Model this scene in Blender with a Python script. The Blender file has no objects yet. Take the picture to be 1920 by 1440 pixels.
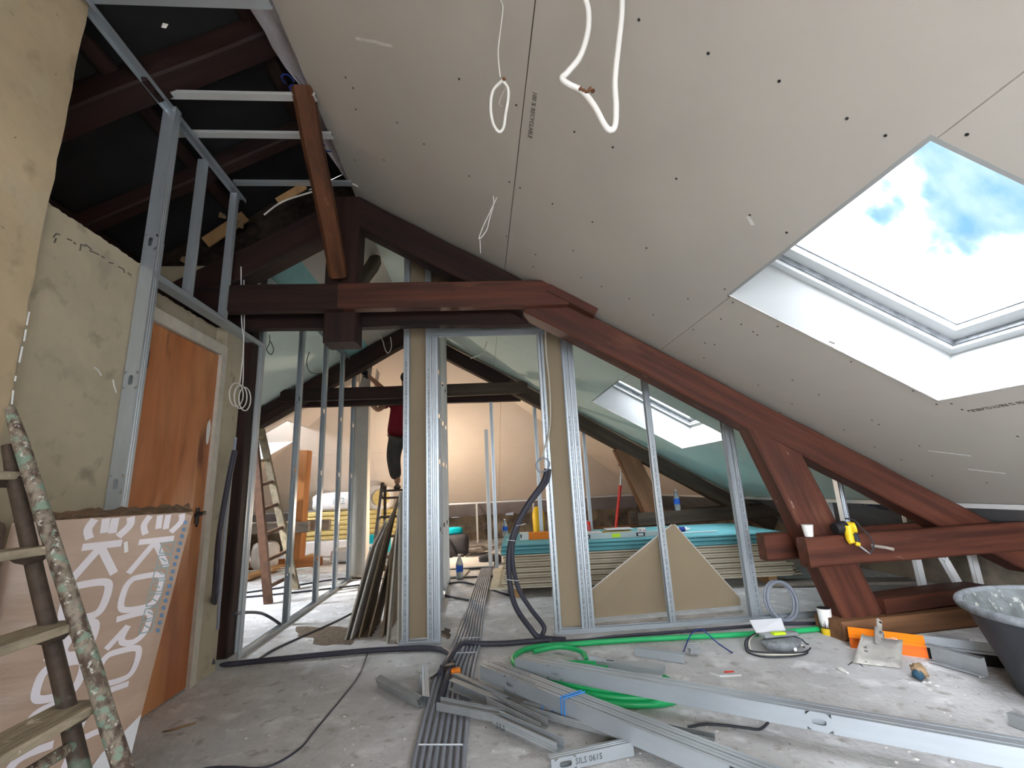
import bpy, bmesh, math, random
import numpy as np
from mathutils import Vector, Matrix, Euler
random.seed(7)
D = bpy.data; SC = bpy.context.scene; COL = SC.collection
V = Vector
# ------------------------------------------------------------------ camera
F = 847.0; H = 1.1
def _n(v): return v / np.linalg.norm(v)
def _r(x, y): return np.array([(x-960)/F, -(y-720)/F, -1.0])
_up = _n(_r(780, -3000)); _fw = _r(900, 917); _fw = _n(_fw - _up*_fw.dot(_up)); _rt = np.cross(_fw, _up)
R3 = np.array([_rt, _fw, _up]); C0 = np.array([0, 0, H])
def ray(x, y): return _n(R3 @ _r(x, y))
def fl(x, y, z=0.0): d = ray(x, y); return V(C0 + d*((z-H)/d[2]))
def atY(x, y, Y): d = ray(x, y); return V(C0 + d*(Y/d[1]))
def atX(x, y, X): d = ray(x, y); return V(C0 + d*(X/d[0]))
cam = D.cameras.new('camera'); camo = D.objects.new('camera', cam); COL.objects.link(camo)
cam.sensor_width = 36; cam.lens = F/1920*36; cam.clip_start = 0.02; cam.clip_end = 200
M = Matrix.Identity(4)
for i in range(3):
    for j in range(3): M[i][j] = R3[i][j]
M.translation = V((0, 0, H)); camo.matrix_world = M
SC.camera = camo
SC.view_settings.view_transform = 'Standard'; SC.view_settings.look = 'None'
SC.view_settings.gamma = 1; SC.view_settings.use_curve_mapping = False
SC.view_settings.exposure = 0.34
try:
    SC.cycles.max_bounces = 12; SC.cycles.diffuse_bounces = 10; SC.cycles.glossy_bounces = 3
    SC.cycles.transmission_bounces = 6; SC.cycles.transparent_max_bounces = 8
    SC.cycles.caustics_reflective = False; SC.cycles.caustics_refractive = False
    SC.cycles.sample_clamp_indirect = 6
except Exception: pass
# ------------------------------------------------------------------ world: bright cloud with a blue gap
W = D.worlds.new('sky'); SC.world = W; W.use_nodes = True
nt = W.node_tree; nt.nodes.clear()
def N(t, **k):
    n = nt.nodes.new(t)
    for a, b in k.items(): setattr(n, a, b)
    return n
L = lambda a, b: nt.links.new(a, b)
SKY = 5.2; GLOW = 95.0
tc = N('ShaderNodeTexCoord'); gap = ray(1940, 275)
dot = N('ShaderNodeVectorMath', operation='DOT_PRODUCT'); dot.inputs[1].default_value = tuple(gap)
nrm = N('ShaderNodeVectorMath', operation='NORMALIZE'); L(tc.outputs['Generated'], nrm.inputs[0]); L(nrm.outputs[0], dot.inputs[0])
mp = N('ShaderNodeMapping'); mp.inputs['Scale'].default_value = (2.2, 5.5, 3.0); mp.inputs['Rotation'].default_value = (0.3, 0.2, 0.7); L(nrm.outputs[0], mp.inputs[0])
nz = N('ShaderNodeTexNoise'); nz.inputs['Scale'].default_value = 2.6; nz.inputs['Detail'].default_value = 5; L(mp.outputs[0], nz.inputs['Vector'])
a1 = N('ShaderNodeMath', operation='MULTIPLY_ADD'); a1.inputs[1].default_value = 0.05; L(nz.outputs['Fac'], a1.inputs[0]); L(dot.outputs['Value'], a1.inputs[2])
mr = N('ShaderNodeMapRange'); mr.inputs['From Min'].default_value = 1.005; mr.inputs['From Max'].default_value = 1.0165; L(a1.outputs[0], mr.inputs[0])
cr = N('ShaderNodeValToRGB'); L(mr.outputs[0], cr.inputs[0]); e = cr.color_ramp.elements
cr.color_ramp.interpolation = 'B_SPLINE'
e[0].position = 0.0; e[0].color = (1, 1, 1, 1); e[1].position = 0.6; e[1].color = (0, 0, 0, 1)
nz2 = N('ShaderNodeTexNoise'); nz2.inputs['Scale'].default_value = 5.0; nz2.inputs['Detail'].default_value = 4; L(mp.outputs[0], nz2.inputs['Vector'])
bl = N('ShaderNodeValToRGB'); L(nz2.outputs['Fac'], bl.inputs[0]); e = bl.color_ramp.elements
e[0].position = 0.34; e[0].color = (0.27, 0.58, 0.95, 1); e[1].position = 0.62; e[1].color = (0.62, 0.86, 0.98, 1)
ml = N('ShaderNodeVectorMath', operation='SCALE'); ml.inputs[0].default_value = (0.93, 0.98, 1.06); 
gd = N('ShaderNodeVectorMath', operation='DOT_PRODUCT'); gd.inputs[1].default_value = tuple(V((-.80, -.36, .38)).normalized()); L(nrm.outputs[0], gd.inputs[0])
gm = N('ShaderNodeMath', operation='MAXIMUM'); gm.inputs[1].default_value = 0; L(gd.outputs['Value'], gm.inputs[0])
gp = N('ShaderNodeMath', operation='POWER'); gp.inputs[1].default_value = 4.0; L(gm.outputs[0], gp.inputs[0])
ga = N('ShaderNodeMath', operation='MULTIPLY_ADD'); ga.inputs[1].default_value = GLOW; ga.inputs[2].default_value = SKY; L(gp.outputs[0], ga.inputs[0]); L(ga.outputs[0], ml.inputs['Scale'])
mx = N('ShaderNodeMix', data_type='RGBA'); L(cr.outputs['Color'], mx.inputs[0]); L(bl.outputs[0], mx.inputs[6]); L(ml.outputs[0], mx.inputs[7])
bg = N('ShaderNodeBackground'); L(mx.outputs[2], bg.inputs[0]); out = N('ShaderNodeOutputWorld'); L(bg.outputs[0], out.inputs[0])
# sun, low over the ridge, just reaching the lower corners of the skylight reveals
sd = D.lights.new('sun', 'SUN'); so = D.objects.new('sun', sd); COL.objects.link(so)
sd.energy = 5; sd.angle = 0.01; sd.color = (1, 0.95, 0.86)
so.rotation_euler = V((0.80, 0.36, -0.60)).to_track_quat('-Z', 'Y').to_euler()
# ------------------------------------------------------------------ materials
MT = {}
def mat(name, col, rough=0.8, metal=0.0, noise=0.0, nscale=6.0, col2=None, bump=0.0, bscale=60.0, stretch=(1,1,1), spec=0.3, detail=6, trans=0, contrast=(0.35, 0.65), coat=0):
    m = D.materials.new(name); m.use_nodes = True; t = m.node_tree; b = t.nodes['Principled BSDF']
    b.inputs['Roughness'].default_value = rough; b.inputs['Metallic'].default_value = metal
    b.inputs['Specular IOR Level'].default_value = spec
    if trans: b.inputs['Transmission Weight'].default_value = trans
    if coat: b.inputs['Coat Weight'].default_value = coat; b.inputs['Coat Roughness'].default_value = 0.25
    b.inputs['Base Color'].default_value = (*col, 1)
    if noise or bump:
        tcn = t.nodes.new('ShaderNodeTexCoord'); mpn = t.nodes.new('ShaderNodeMapping'); mpn.inputs['Scale'].default_value = stretch
        t.links.new(tcn.outputs['Object'], mpn.inputs[0])
    if noise:
        n = t.nodes.new('ShaderNodeTexNoise'); n.inputs['Scale'].default_value = nscale; n.inputs['Detail'].default_value = detail; n.inputs['Roughness'].default_value = 0.62
        t.links.new(mpn.outputs[0], n.inputs['Vector'])
        r = t.nodes.new('ShaderNodeValToRGB'); t.links.new(n.outputs['Fac'], r.inputs[0])
        c2 = col2 or tuple(c*(1-noise) for c in col)
        r.color_ramp.elements[0].position = contrast[0]; r.color_ramp.elements[1].position = contrast[1]
        r.color_ramp.elements[0].color = (*c2, 1); r.color_ramp.elements[1].color = (*col, 1)
        t.links.new(r.outputs[0], b.inputs['Base Color'])
    if bump:
        n2 = t.nodes.new('ShaderNodeTexNoise'); n2.inputs['Scale'].default_value = bscale; n2.inputs['Detail'].default_value = 5
        t.links.new(mpn.outputs[0], n2.inputs['Vector'])
        bp = t.nodes.new('ShaderNodeBump'); bp.inputs['Strength'].default_value = bump; bp.inputs['Distance'].default_value = 0.01
        t.links.new(n2.outputs['Fac'], bp.inputs['Height']); t.links.new(bp.outputs[0], b.inputs['Normal'])
    MT[name] = m; return m
def layer(m, col, scale, lo, hi, stretch=(1,1,1), detail=4):
    """mix a second noise-masked colour over the base colour"""
    t = m.node_tree; b = t.nodes['Principled BSDF']
    tcn = t.nodes.new('ShaderNodeTexCoord'); mpn = t.nodes.new('ShaderNodeMapping'); mpn.inputs['Scale'].default_value = stretch
    mpn.inputs['Location'].default_value = (scale, 3.1, 1.7)
    t.links.new(tcn.outputs['Object'], mpn.inputs[0])
    n = t.nodes.new('ShaderNodeTexNoise'); n.inputs['Scale'].default_value = scale; n.inputs['Detail'].default_value = detail
    t.links.new(mpn.outputs[0], n.inputs['Vector'])
    r = t.nodes.new('ShaderNodeValToRGB'); t.links.new(n.outputs['Fac'], r.inputs[0])
    r.color_ramp.elements[0].position = lo; r.color_ramp.elements[1].position = hi
    mx = t.nodes.new('ShaderNodeMix'); mx.data_type = 'RGBA'; t.links.new(r.outputs[0], mx.inputs[0])
    src = b.inputs['Base Color']
    if src.is_linked: t.links.new(src.links[0].from_socket, mx.inputs[6])
    else: mx.inputs[6].default_value = src.default_value
    mx.inputs[7].default_value = (*col, 1); t.links.new(mx.outputs[2], src)
    return m
mat('ceiling_board', (0.50, 0.465, 0.412), 0.85, noise=0.05, nscale=2.2, bump=0.02, bscale=90)
mat('green_ceiling', (0.66, 0.78, 0.73), 0.85, noise=0.05, nscale=2.2)
mat('warm_ceiling', (0.84, 0.74, 0.64), 0.85, noise=0.06, nscale=1.8)
mat('shaded_green', (0.25, 0.47, 0.47), 0.85, noise=0.12, nscale=4)
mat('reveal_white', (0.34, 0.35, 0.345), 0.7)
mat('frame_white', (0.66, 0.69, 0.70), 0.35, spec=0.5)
mat('gypsum_edge', (0.75, 0.73, 0.69), 0.9, noise=0.2, nscale=30)
mat('board_back', (0.34, 0.27, 0.18), 0.85, noise=0.06, nscale=3)
mat('board_face', (0.55, 0.52, 0.46), 0.85, noise=0.1, nscale=8)
mat('board_edge', (0.74, 0.69, 0.54), 0.9, noise=0.15, nscale=4)
mat('board_edge2', (0.56, 0.50, 0.37), 0.9, noise=0.2, nscale=4)
mat('dirt', (0.20, 0.155, 0.115), 1.0, noise=0.4, nscale=30, bump=.6, bscale=60)
mat('board_brown', (0.24, 0.18, 0.12), 0.9, noise=0.12, nscale=5)
mat('board_teal', (0.18, 0.50, 0.55), 0.8, noise=0.12, nscale=5)
mat('board_teal_dark', (0.07, 0.25, 0.30), 0.8, noise=0.3, nscale=9)
m = mat('plaster', (0.62, 0.49, 0.32), 0.95, noise=0.28, nscale=2.3, bump=0.35, bscale=14, contrast=(0.3, 0.7))
layer(m, (0.36, 0.28, 0.18), 7, 0.58, 0.74); layer(m, (0.56, 0.48, 0.34), 3.1, 0.56, 0.74); layer(m, (0.20, 0.15, 0.10), 30, 0.70, 0.76)
m = mat('plaster_grey', (0.54, 0.47, 0.34), 0.95, noise=0.22, nscale=2.3, bump=0.3, bscale=16, contrast=(0.3, 0.7))
layer(m, (0.30, 0.26, 0.19), 9, 0.58, 0.76); layer(m, (0.42, 0.38, 0.29), 2.7, 0.56, 0.74)
m = mat('stone', (0.27, 0.225, 0.17), 1.0, noise=0.6, nscale=3.2, bump=1.0, bscale=7); layer(m, (0.30, 0.24, 0.17), 1.6, 0.54, 0.66)
m = mat('concrete', (0.69, 0.685, 0.68), 0.93, noise=0.30, nscale=2.4, bump=0.5, bscale=38, contrast=(0.3, 0.7), detail=9)
layer(m, (0.80, 0.80, 0.80), 6.5, 0.54, 0.70, detail=9); layer(m, (0.42, 0.40, 0.38), 13, 0.58, 0.70, detail=9); layer(m, (0.74, 0.73, 0.71), 34, 0.66, 0.70, stretch=(1, 2, 1)); layer(m, (0.13, 0.12, 0.11), 60, 0.68, 0.72)
WS = (1, 1, 0.06)
m = mat('timber_red', (0.120, 0.036, 0.019), 0.55, noise=0.6, nscale=14, stretch=WS, bump=0.25, bscale=24, col2=(0.045, 0.013, 0.008), spec=0.4); layer(m, (0.19, 0.075, 0.045), 6, 0.60, 0.78, stretch=(1, 1, 0.25)); layer(m, (0.30, 0.22, 0.17), 22, 0.72, 0.76, stretch=(1, 1, 0.3))
m = mat('timber_dark', (0.034, 0.014, 0.010), 0.7, noise=0.6, nscale=14, stretch=WS, bump=0.3, bscale=24, col2=(0.012, 0.006, 0.005))
m = mat('timber_brown', (0.22, 0.105, 0.05), 0.7, noise=0.5, nscale=14, stretch=WS, bump=0.3, bscale=24)
m = mat('timber_rafter', (0.085, 0.06, 0.042), 0.75, noise=0.5, nscale=14, stretch=WS, bump=0.3, bscale=24)
m = mat('timber_sunlit', (0.48, 0.20, 0.065), 0.6, noise=0.35, nscale=12, stretch=WS)  # sunlight on the brown post is put into the colour
m = mat('timber_dusty', (0.33, 0.29, 0.25), 0.9, noise=0.4, nscale=12, stretch=(1, 1, .3))
m = mat('pine', (0.50, 0.29, 0.13), 0.7, noise=0.35, nscale=12, stretch=WS)
m = mat('brace_wood', (0.15, 0.055, 0.022), 0.6, noise=0.6, nscale=7, stretch=(1, 1, 0.3), col2=(0.05, 0.018, 0.009)); layer(m, (0.26, 0.13, 0.06), 9, 0.64, 0.72, stretch=(1, 1, 0.4))
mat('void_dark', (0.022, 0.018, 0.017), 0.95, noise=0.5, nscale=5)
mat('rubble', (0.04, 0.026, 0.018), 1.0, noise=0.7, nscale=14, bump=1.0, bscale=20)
m = mat('galvanised', (0.60, 0.66, 0.71), 0.36, metal=0.6, noise=0.16, nscale=7, stretch=(1, 1, 0.2), spec=0.5)
m = mat('galvanised_dull', (0.50, 0.53, 0.55), 0.42, metal=0.6, noise=0.2, nscale=9, spec=0.5)
mat('white_track', (0.74, 0.75, 0.74), 0.45, metal=0.3)
mat('print_dark', (0.10, 0.12, 0.14), 0.7)
mat('print_ceiling', (0.10, 0.09, 0.08), 0.8)
mat('screw', (0.02, 0.02, 0.02), 0.5)
mat('seam', (0.10, 0.08, 0.055), 0.9)
m = mat('door_veneer', (0.50, 0.175, 0.055), 0.45, noise=0.4, nscale=5, stretch=(1, 1, 0.10), col2=(0.28, 0.085, 0.028), spec=0.45, coat=0.15); layer(m, (0.56, 0.25, 0.10), 3.2, 0.52, 0.72, stretch=(1, 1.2, 0.3)); layer(m, (0.17, 0.05, 0.02), 7.5, 0.64, 0.74, stretch=(1, 1, 0.2))
mat('door_frame', (0.60, 0.56, 0.48), 0.6, noise=0.15, nscale=12)
mat('white_paint', (0.78, 0.78, 0.75), 0.6)
mat('black', (0.015, 0.015, 0.017), 0.5)
mat('black_rubber', (0.03, 0.032, 0.04), 0.55)
mat('conduit_grey', (0.29, 0.315, 0.37), 0.45, noise=0.12, nscale=20)
mat('conduit_dark', (0.048, 0.048, 0.066), 0.45)
mat('conduit_green', (0.015, 0.42, 0.13), 0.40, spec=0.5)
mat('cable_white', (0.78, 0.76, 0.72), 0.35, spec=0.5)
mat('cable_cream', (0.66, 0.62, 0.52), 0.5)
mat('zip_tie', (0.62, 0.66, 0.70), 0.4)
mat('blue_tie', (0.04, 0.24, 0.65), 0.4)
mat('navy', (0.02, 0.04, 0.22), 0.4)
m = mat('bag_plastic', (0.42, 0.30, 0.225), 0.38, noise=0.14, nscale=3, bump=0.5, bscale=5, stretch=(1, 1, 4), spec=0.5)
m = mat('bag_shaded', (0.14, 0.095, 0.075), 0.6, noise=0.25, nscale=3, bump=0.4, bscale=5)
mat('bag_print', (0.74, 0.70, 0.74), 0.4)
mat('bag_print_teal', (0.26, 0.36, 0.38), 0.4)
mat('bag_print_blue', (0.10, 0.20, 0.34), 0.4)
mat('bag_clear', (0.70, 0.71, 0.74), 0.3)
m = mat('wool_brown', (0.30, 0.20, 0.13), 1.0, noise=0.6, nscale=18, bump=1.0, bscale=40)
m = mat('wool_yellow', (0.72, 0.58, 0.24), 1.0, noise=0.3, nscale=9, stretch=(1, 1, 9), bump=0.6, bscale=16)
mat('wrap_white', (0.78, 0.77, 0.76), 0.4, noise=0.1, nscale=5, bump=0.3, bscale=8)
m = mat('ladder_pole', (0.26, 0.22, 0.17), 0.6, noise=0.6, nscale=45, bump=0.3, bscale=60, contrast=(0.40, 0.60), col2=(0.075, 0.05, 0.038), stretch=(1,1,.6)); layer(m, (0.19, 0.26, 0.20), 38, 0.54, 0.60); layer(m, (0.45, 0.43, 0.38), 80, 0.62, 0.66)
m = mat('ladder_tread', (0.42, 0.355, 0.255), 0.8, noise=0.45, nscale=16, stretch=(6, 0.6, 2), bump=0.4, bscale=30); layer(m, (0.64, 0.58, 0.48), 26, 0.66, 0.70)
m = mat('ladder_dark', (0.085, 0.060, 0.045), 0.6, noise=0.5, nscale=22); layer(m, (0.14, 0.18, 0.14), 9, 0.56, 0.64)
mat('ladder_brown', (0.13, 0.065, 0.04), 0.6, noise=0.4, nscale=14)
mat('ladder_light', (0.33, 0.27, 0.18), 0.6, noise=0.4, nscale=14)
m = mat('membrane', (0.50, 0.47, 0.50), 0.35, noise=0.2, nscale=4, bump=0.4, bscale=8, spec=0.5)
mat('membrane_grey', (0.27, 0.27, 0.28), 0.5, noise=0.35, nscale=3, bump=0.6, bscale=6)
mat('tub_rubber', (0.050, 0.054, 0.064), 0.6, noise=0.25, nscale=6)
m = mat('tub_inside', (0.20, 0.22, 0.22), 0.85, noise=0.5, nscale=10); layer(m, (0.42, 0.42, 0.38), 28, 0.58, 0.68); 
m = mat('tub_rim', (0.26, 0.28, 0.30), 0.7, noise=0.5, nscale=14)
mat('orange', (0.95, 0.24, 0.01), 0.5)
mat('orange_dark', (0.72, 0.14, 0.01), 0.5)
m = mat('steel_dusty', (0.50, 0.48, 0.44), 0.6, metal=0.5, noise=0.35, nscale=9); layer(m, (0.62, 0.59, 0.53), 5, 0.5, 0.6); layer(m, (0.12, 0.11, 0.10), 22, 0.62, 0.68)
mat('yellow', (0.72, 0.50, 0.02), 0.4)
mat('white_plastic', (0.80, 0.79, 0.76), 0.4)
mat('lamp_grey', (0.30, 0.32, 0.34), 0.5, noise=0.5, nscale=20)
mat('lime', (0.60, 0.85, 0.02), 0.4)
mat('teal_case', (0.0, 0.34, 0.42), 0.4)
mat('red', (0.65, 0.03, 0.02), 0.4)
mat('magenta', (0.42, 0.05, 0.14), 0.5)
mat('blue_label', (0.02, 0.12, 0.55), 0.35)
mat('bottle', (0.62, 0.74, 0.80), 0.12, trans=0.7, spec=0.5)
mat('glass', (1, 1, 1), 0.0, trans=1.0); _g = MT['glass'].node_tree; _t = _g.nodes.new('ShaderNodeBsdfTransparent'); _s = _g.nodes.new('ShaderNodeBsdfGlossy'); _s.inputs['Roughness'].default_value = 0.02; _m = _g.nodes.new('ShaderNodeMixShader'); _m.inputs[0].default_value = 0.03
_g.links.new(_t.outputs[0], _m.inputs[1]); _g.links.new(_s.outputs[0], _m.inputs[2]); _g.links.new(_m.outputs[0], _g.nodes['Material Output'].inputs['Surface'])
mat('bag_black', (0.06, 0.06, 0.07), 0.7, noise=0.3, nscale=12)
mat('skin', (0.40, 0.22, 0.14), 0.6); mat('hair', (0.02, 0.015, 0.012), 0.8)
mat('shirt', (0.19, 0.008, 0.018), 0.85, noise=0.2, nscale=8); mat('trousers', (0.055, 0.05, 0.048), 0.85, noise=0.4, nscale=6)
mat('glove', (0.025, 0.03, 0.035), 0.7)
mat('level_grey', (0.48, 0.55, 0.55), 0.5)
mat('paper', (0.72, 0.70, 0.66), 0.8); mat('rag', (0.42, 0.28, 0.16), 0.95, noise=0.5, nscale=20); mat('rag_blue', (0.025, 0.07, 0.11), 0.8)
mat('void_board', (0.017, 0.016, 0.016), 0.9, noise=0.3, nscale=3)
# ------------------------------------------------------------------ helpers
def tag(o, label=None, cat=None, group=None, kind=None):
    if label: o['label'] = label
    if cat: o['category'] = cat
    if group: o['group'] = group
    if kind: o['kind'] = kind
    return o
def thing(name, loc, label, cat, group=None):
    o = D.objects.new(name, None); COL.objects.link(o); o.location = loc; o.empty_display_size = 0.05
    return tag(o, label, cat, group)
def adopt(o, parent):
    if parent is not None:
        o.parent = parent
        b = parent
        loc = V((0, 0, 0)); mw = Matrix.Identity(4)
        ch = []
        while b is not None: ch.append(b); b = b.parent
        for x in reversed(ch): mw = mw @ x.matrix_parent_inverse @ x.matrix_basis
        o.matrix_parent_inverse = mw.inverted()
    return o
def link(name, me, m, parent=None, mtx=None, smooth=False):
    o = D.objects.new(name, me); COL.objects.link(o)
    if mtx is not None: o.matrix_basis = mtx
    if m is not None and not me.materials:
        for x in (m if isinstance(m, (list, tuple)) else [m]): me.materials.append(MT[x])
    if smooth:
        for p in me.polygons: p.use_smooth = True
    return adopt(o, parent)
class MB:
    def __init__(s): s.v = []; s.f = []; s.m = []; s.cur = 0
    def add(s, vs, fs):
        b = len(s.v); s.v += [tuple(v) for v in vs]; s.f += [tuple(b+i for i in f) for f in fs]; s.m += [s.cur]*len(fs); return s
    def hexa(s, p):  # 8 points: bottom 4 (ccw), top 4
        return s.add(p, [(3,2,1,0), (4,5,6,7), (0,1,5,4), (1,2,6,5), (2,3,7,6), (3,0,4,7)])
    def box(s, a, b):
        (x0,y0,z0), (x1,y1,z1) = a, b
        return s.hexa([(x0,y0,z0),(x1,y0,z0),(x1,y1,z0),(x0,y1,z0),(x0,y0,z1),(x1,y0,z1),(x1,y1,z1),(x0,y1,z1)])
    def bar(s, p0, p1, w, h, up=(0,0,1)):
        p0, p1 = V(p0), V(p1); z = (p1-p0).normalized(); x = V(up).cross(z)
        if x.length < 1e-4: x = V((1,0,0))
        x.normalize(); y = z.cross(x)
        q = [(-w/2,-h/2),(w/2,-h/2),(w/2,h/2),(-w/2,h/2)]
        return s.hexa([p0+x*a+y*b for a, b in q] + [p1+x*a+y*b for a, b in q])
    def prism(s, poly, vec):  # poly list of 3D pts, extrude by vec
        n = len(poly); vec = V(vec); a = [V(p) for p in poly]
        return s.add(a + [p+vec for p in a], [tuple(range(n))[::-1], tuple(range(n, 2*n))] + [(i, (i+1) % n, n+(i+1) % n, n+i) for i in range(n)])
    def tube(s, pts, r, n=8, cap=True, closed=False):
        pts = [V(p) for p in pts]; k = len(pts); rs = r if isinstance(r, (list, tuple)) else [r]*k
        vs = []; prev = None
        for i, p in enumerate(pts):
            a = pts[(i-1) % k] if (closed or i > 0) else p; b = pts[(i+1) % k] if (closed or i < k-1) else p
            t = (b-a); t = t.normalized() if t.length > 1e-9 else V((0,0,1))
            if prev is None:
                x = t.cross(V((0,0,1)) if abs(t.z) < 0.9 else V((1,0,0))).normalized()
            else:
                x = prev - t*prev.dot(t)
                x = x.normalized() if x.length > 1e-6 else t.orthogonal().normalized()
            prev = x; y = t.cross(x)
            vs += [p + (x*math.cos(2*math.pi*j/n) + y*math.sin(2*math.pi*j/n))*rs[i] for j in range(n)]
        fs = []
        for i in range(k if closed else k-1):
            i2 = (i+1) % k
            for j in range(n): fs.append((i*n+j, i*n+(j+1) % n, i2*n+(j+1) % n, i2*n+j))
        if cap and not closed: fs += [tuple(range(n))[::-1], tuple((k-1)*n+j for j in range(n))]
        return s.add(vs, fs)
    def lathe(s, prof, c, n=24, ax=None):
        c = V(c); vs = []; k = len(prof)
        q = V((0,0,1)).rotation_difference(V(ax)) if ax is not None else None
        for r, z in prof:
            for j in range(n):
                p = V((r*math.cos(2*math.pi*j/n), r*math.sin(2*math.pi*j/n), z))
                if q is not None: p = q @ p
                vs.append(c+p)
        fs = [(i*n+j, i*n+(j+1) % n, (i+1)*n+(j+1) % n, (i+1)*n+j) for i in range(k-1) for j in range(n)]
        fs += [tuple(range(n))[::-1], tuple((k-1)*n+j for j in range(n))]
        return s.add(vs, fs)
    def build(s, name, m, parent=None, smooth=False, mtx=None, bevel=0):
        me = D.meshes.new(name); me.from_pydata(s.v, [], s.f)
        bm = bmesh.new(); bm.from_mesh(me); bmesh.ops.recalc_face_normals(bm, faces=bm.faces); bm.to_mesh(me); bm.free()
        ms = m if isinstance(m, (list, tuple)) else [m]
        for x in ms: me.materials.append(MT[x])
        for i, p in enumerate(me.polygons): p.material_index = s.m[i] if i < len(s.m) else 0
        o = link(name, me, None, parent, mtx)
        if smooth:
            for p in me.polygons: p.use_smooth = True
            try:
                me.set_sharp_from_angle(angle=math.radians(45))
            except Exception: pass
        if bevel:
            bv = o.modifiers.new('bevel', 'BEVEL'); bv.width = bevel; bv.segments = 2; bv.limit_method = 'ANGLE'
        return o
def frame(p0, p1, up=(0,0,1)):
    """matrix at p0, local z towards p1, local y towards `up`"""
    p0, p1 = V(p0), V(p1); z = (p1-p0).normalized(); y = V(up); y = y - z*y.dot(z)
    if y.length < 1e-4: y = z.orthogonal()
    y.normalize(); x = y.cross(z)
    m = Matrix.Identity(4)
    for i in range(3): m[i][0] = x[i]; m[i][1] = y[i]; m[i][2] = z[i]
    m.translation = p0
    return m
def struct(o, kind='structure'): o['kind'] = kind; return o
def beam(name, m, p0, p1, w, h, up=(0,0,1), parent=None, jit=0.004, ch=0.012, seg=None, cut0=0, cut1=0):
    """hewn timber: chamfered section w (local x) by h (local y), slightly irregular; cut = shear of the ends along y"""
    Ln = (V(p1)-V(p0)).length; seg = seg or max(2, int(Ln/0.25))
    rd = random.Random(int(Ln*1000)+int(w*1000))
    sec = [(-w/2+ch,-h/2),(w/2-ch,-h/2),(w/2,-h/2+ch),(w/2,h/2-ch),(w/2-ch,h/2),(-w/2+ch,h/2),(-w/2,h/2-ch),(-w/2,-h/2+ch)]
    vs = []
    for i in range(seg+1):
        z = Ln*i/seg; ox, oy = rd.uniform(-jit, jit), rd.uniform(-jit, jit); s = 1+rd.uniform(-jit, jit)
        for a, b in sec:
            zz = z + (cut0*b/h*(1-i/seg) + cut1*b/h*(i/seg) if (i in (0, seg)) else 0)
            vs.append((a*s+ox, b*s+oy, zz))
    fs = [(i*8+j, i*8+(j+1) % 8, (i+1)*8+(j+1) % 8, (i+1)*8+j) for i in range(seg) for j in range(8)]
    fs += [tuple(range(8))[::-1], tuple(seg*8+j for j in range(8))]
    mb = MB(); mb.add(vs, fs)
    return mb.build(name, m, parent, mtx=frame(p0, p1, up))
def cchan(name, p0, p1, open_dir, web=0.048, fl_=0.036, m='galvanised', parent=None, holes=(), lip=0.005, groove=True, th=0.0014, sub=None):
    """C profile: local x across the web, local y = open direction, local z along"""
    Ln = (V(p1)-V(p0)).length; vs = []; fs = []
    g = 0.0022 if groove else 0
    w = web/2
    left = [(-w+lip, fl_), (-w, fl_), (-w, fl_*0.66), (-w+g, fl_*0.60), (-w, fl_*0.54), (-w, fl_*0.36), (-w+g, fl_*0.30), (-w, fl_*0.24), (-w, 0)]
    if lip == 0: left = left[1:]
    right = [(-a, b) for a, b in reversed(left)]
    for path in (left, right):
        b0 = len(vs)
        for z in (0, Ln):
            for a, b in path: vs.append((a, b, z))
        n = len(path)
        for i in range(n-1): fs.append((b0+i, b0+i+1, b0+n+i+1, b0+n+i))
    # web with oval service holes
    def q(*pts):
        b0 = len(vs); vs.extend(pts); fs.append(tuple(range(b0, b0+len(pts))))
    z = 0.0
    for hz in sorted(holes):
        a, b, hw, hh = hz-0.045, hz+0.045, min(0.011, w*0.5), 0.026
        if a < z or b > Ln: continue
        q((-w,0,z),(w,0,z),(w,0,a),(-w,0,a))
        O = []
        for k in range(12):
            t = 2*math.pi*k/12; cx, cz = math.cos(t), math.sin(t)
            O.append((hw*cx, 0, hz + (hh-hw)*(1 if cz > 0.01 else -1 if cz < -0.01 else 0) + hw*cz))
        ring = []
        for k in range(12):
            t = 2*math.pi*k/12; cx, cz = math.cos(t), math.sin(t); s = max(abs(cx), abs(cz)); ring.append((w*cx/s, 0, hz+0.045*cz/s))
        for k in range(12):
            k2 = (k+1) % 12; q(ring[k], ring[k2], O[k2], O[k])
        z = b
    q((-w,0,z),(w,0,z),(w,0,Ln),(-w,0,Ln))
    mb = MB(); mb.add(vs, fs)
    me = D.meshes.new(name); me.from_pydata(vs, [], fs)
    bm = bmesh.new(); bm.from_mesh(me); bmesh.ops.remove_doubles(bm, verts=bm.verts, dist=1e-5); bmesh.ops.recalc_face_normals(bm, faces=bm.faces); bm.to_mesh(me); bm.free()
    me.materials.append(MT[m])
    o = link(name, me, None, parent, frame(p0, p1, open_dir))
    s = o.modifiers.new('sheet', 'SOLIDIFY'); s.thickness = th; s.offset = 0
    return o
_txt = {}
def text_mesh(body, size, ext=0.0006):
    k = (body, size, ext)
    if k in _txt: return _txt[k]
    c = D.curves.new('lettering', 'FONT'); c.body = body; c.size = size; c.extrude = ext; c.resolution_u = 2; c.align_x = 'LEFT'; c.align_y = 'CENTER'
    o = D.objects.new('tmp', c); COL.objects.link(o); bpy.context.view_layer.update()
    me = bpy.data.meshes.new_from_object(o.evaluated_get(bpy.context.evaluated_depsgraph_get()))
    D.objects.remove(o); me.name = 'lettering'; _txt[k] = me; return me
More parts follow.
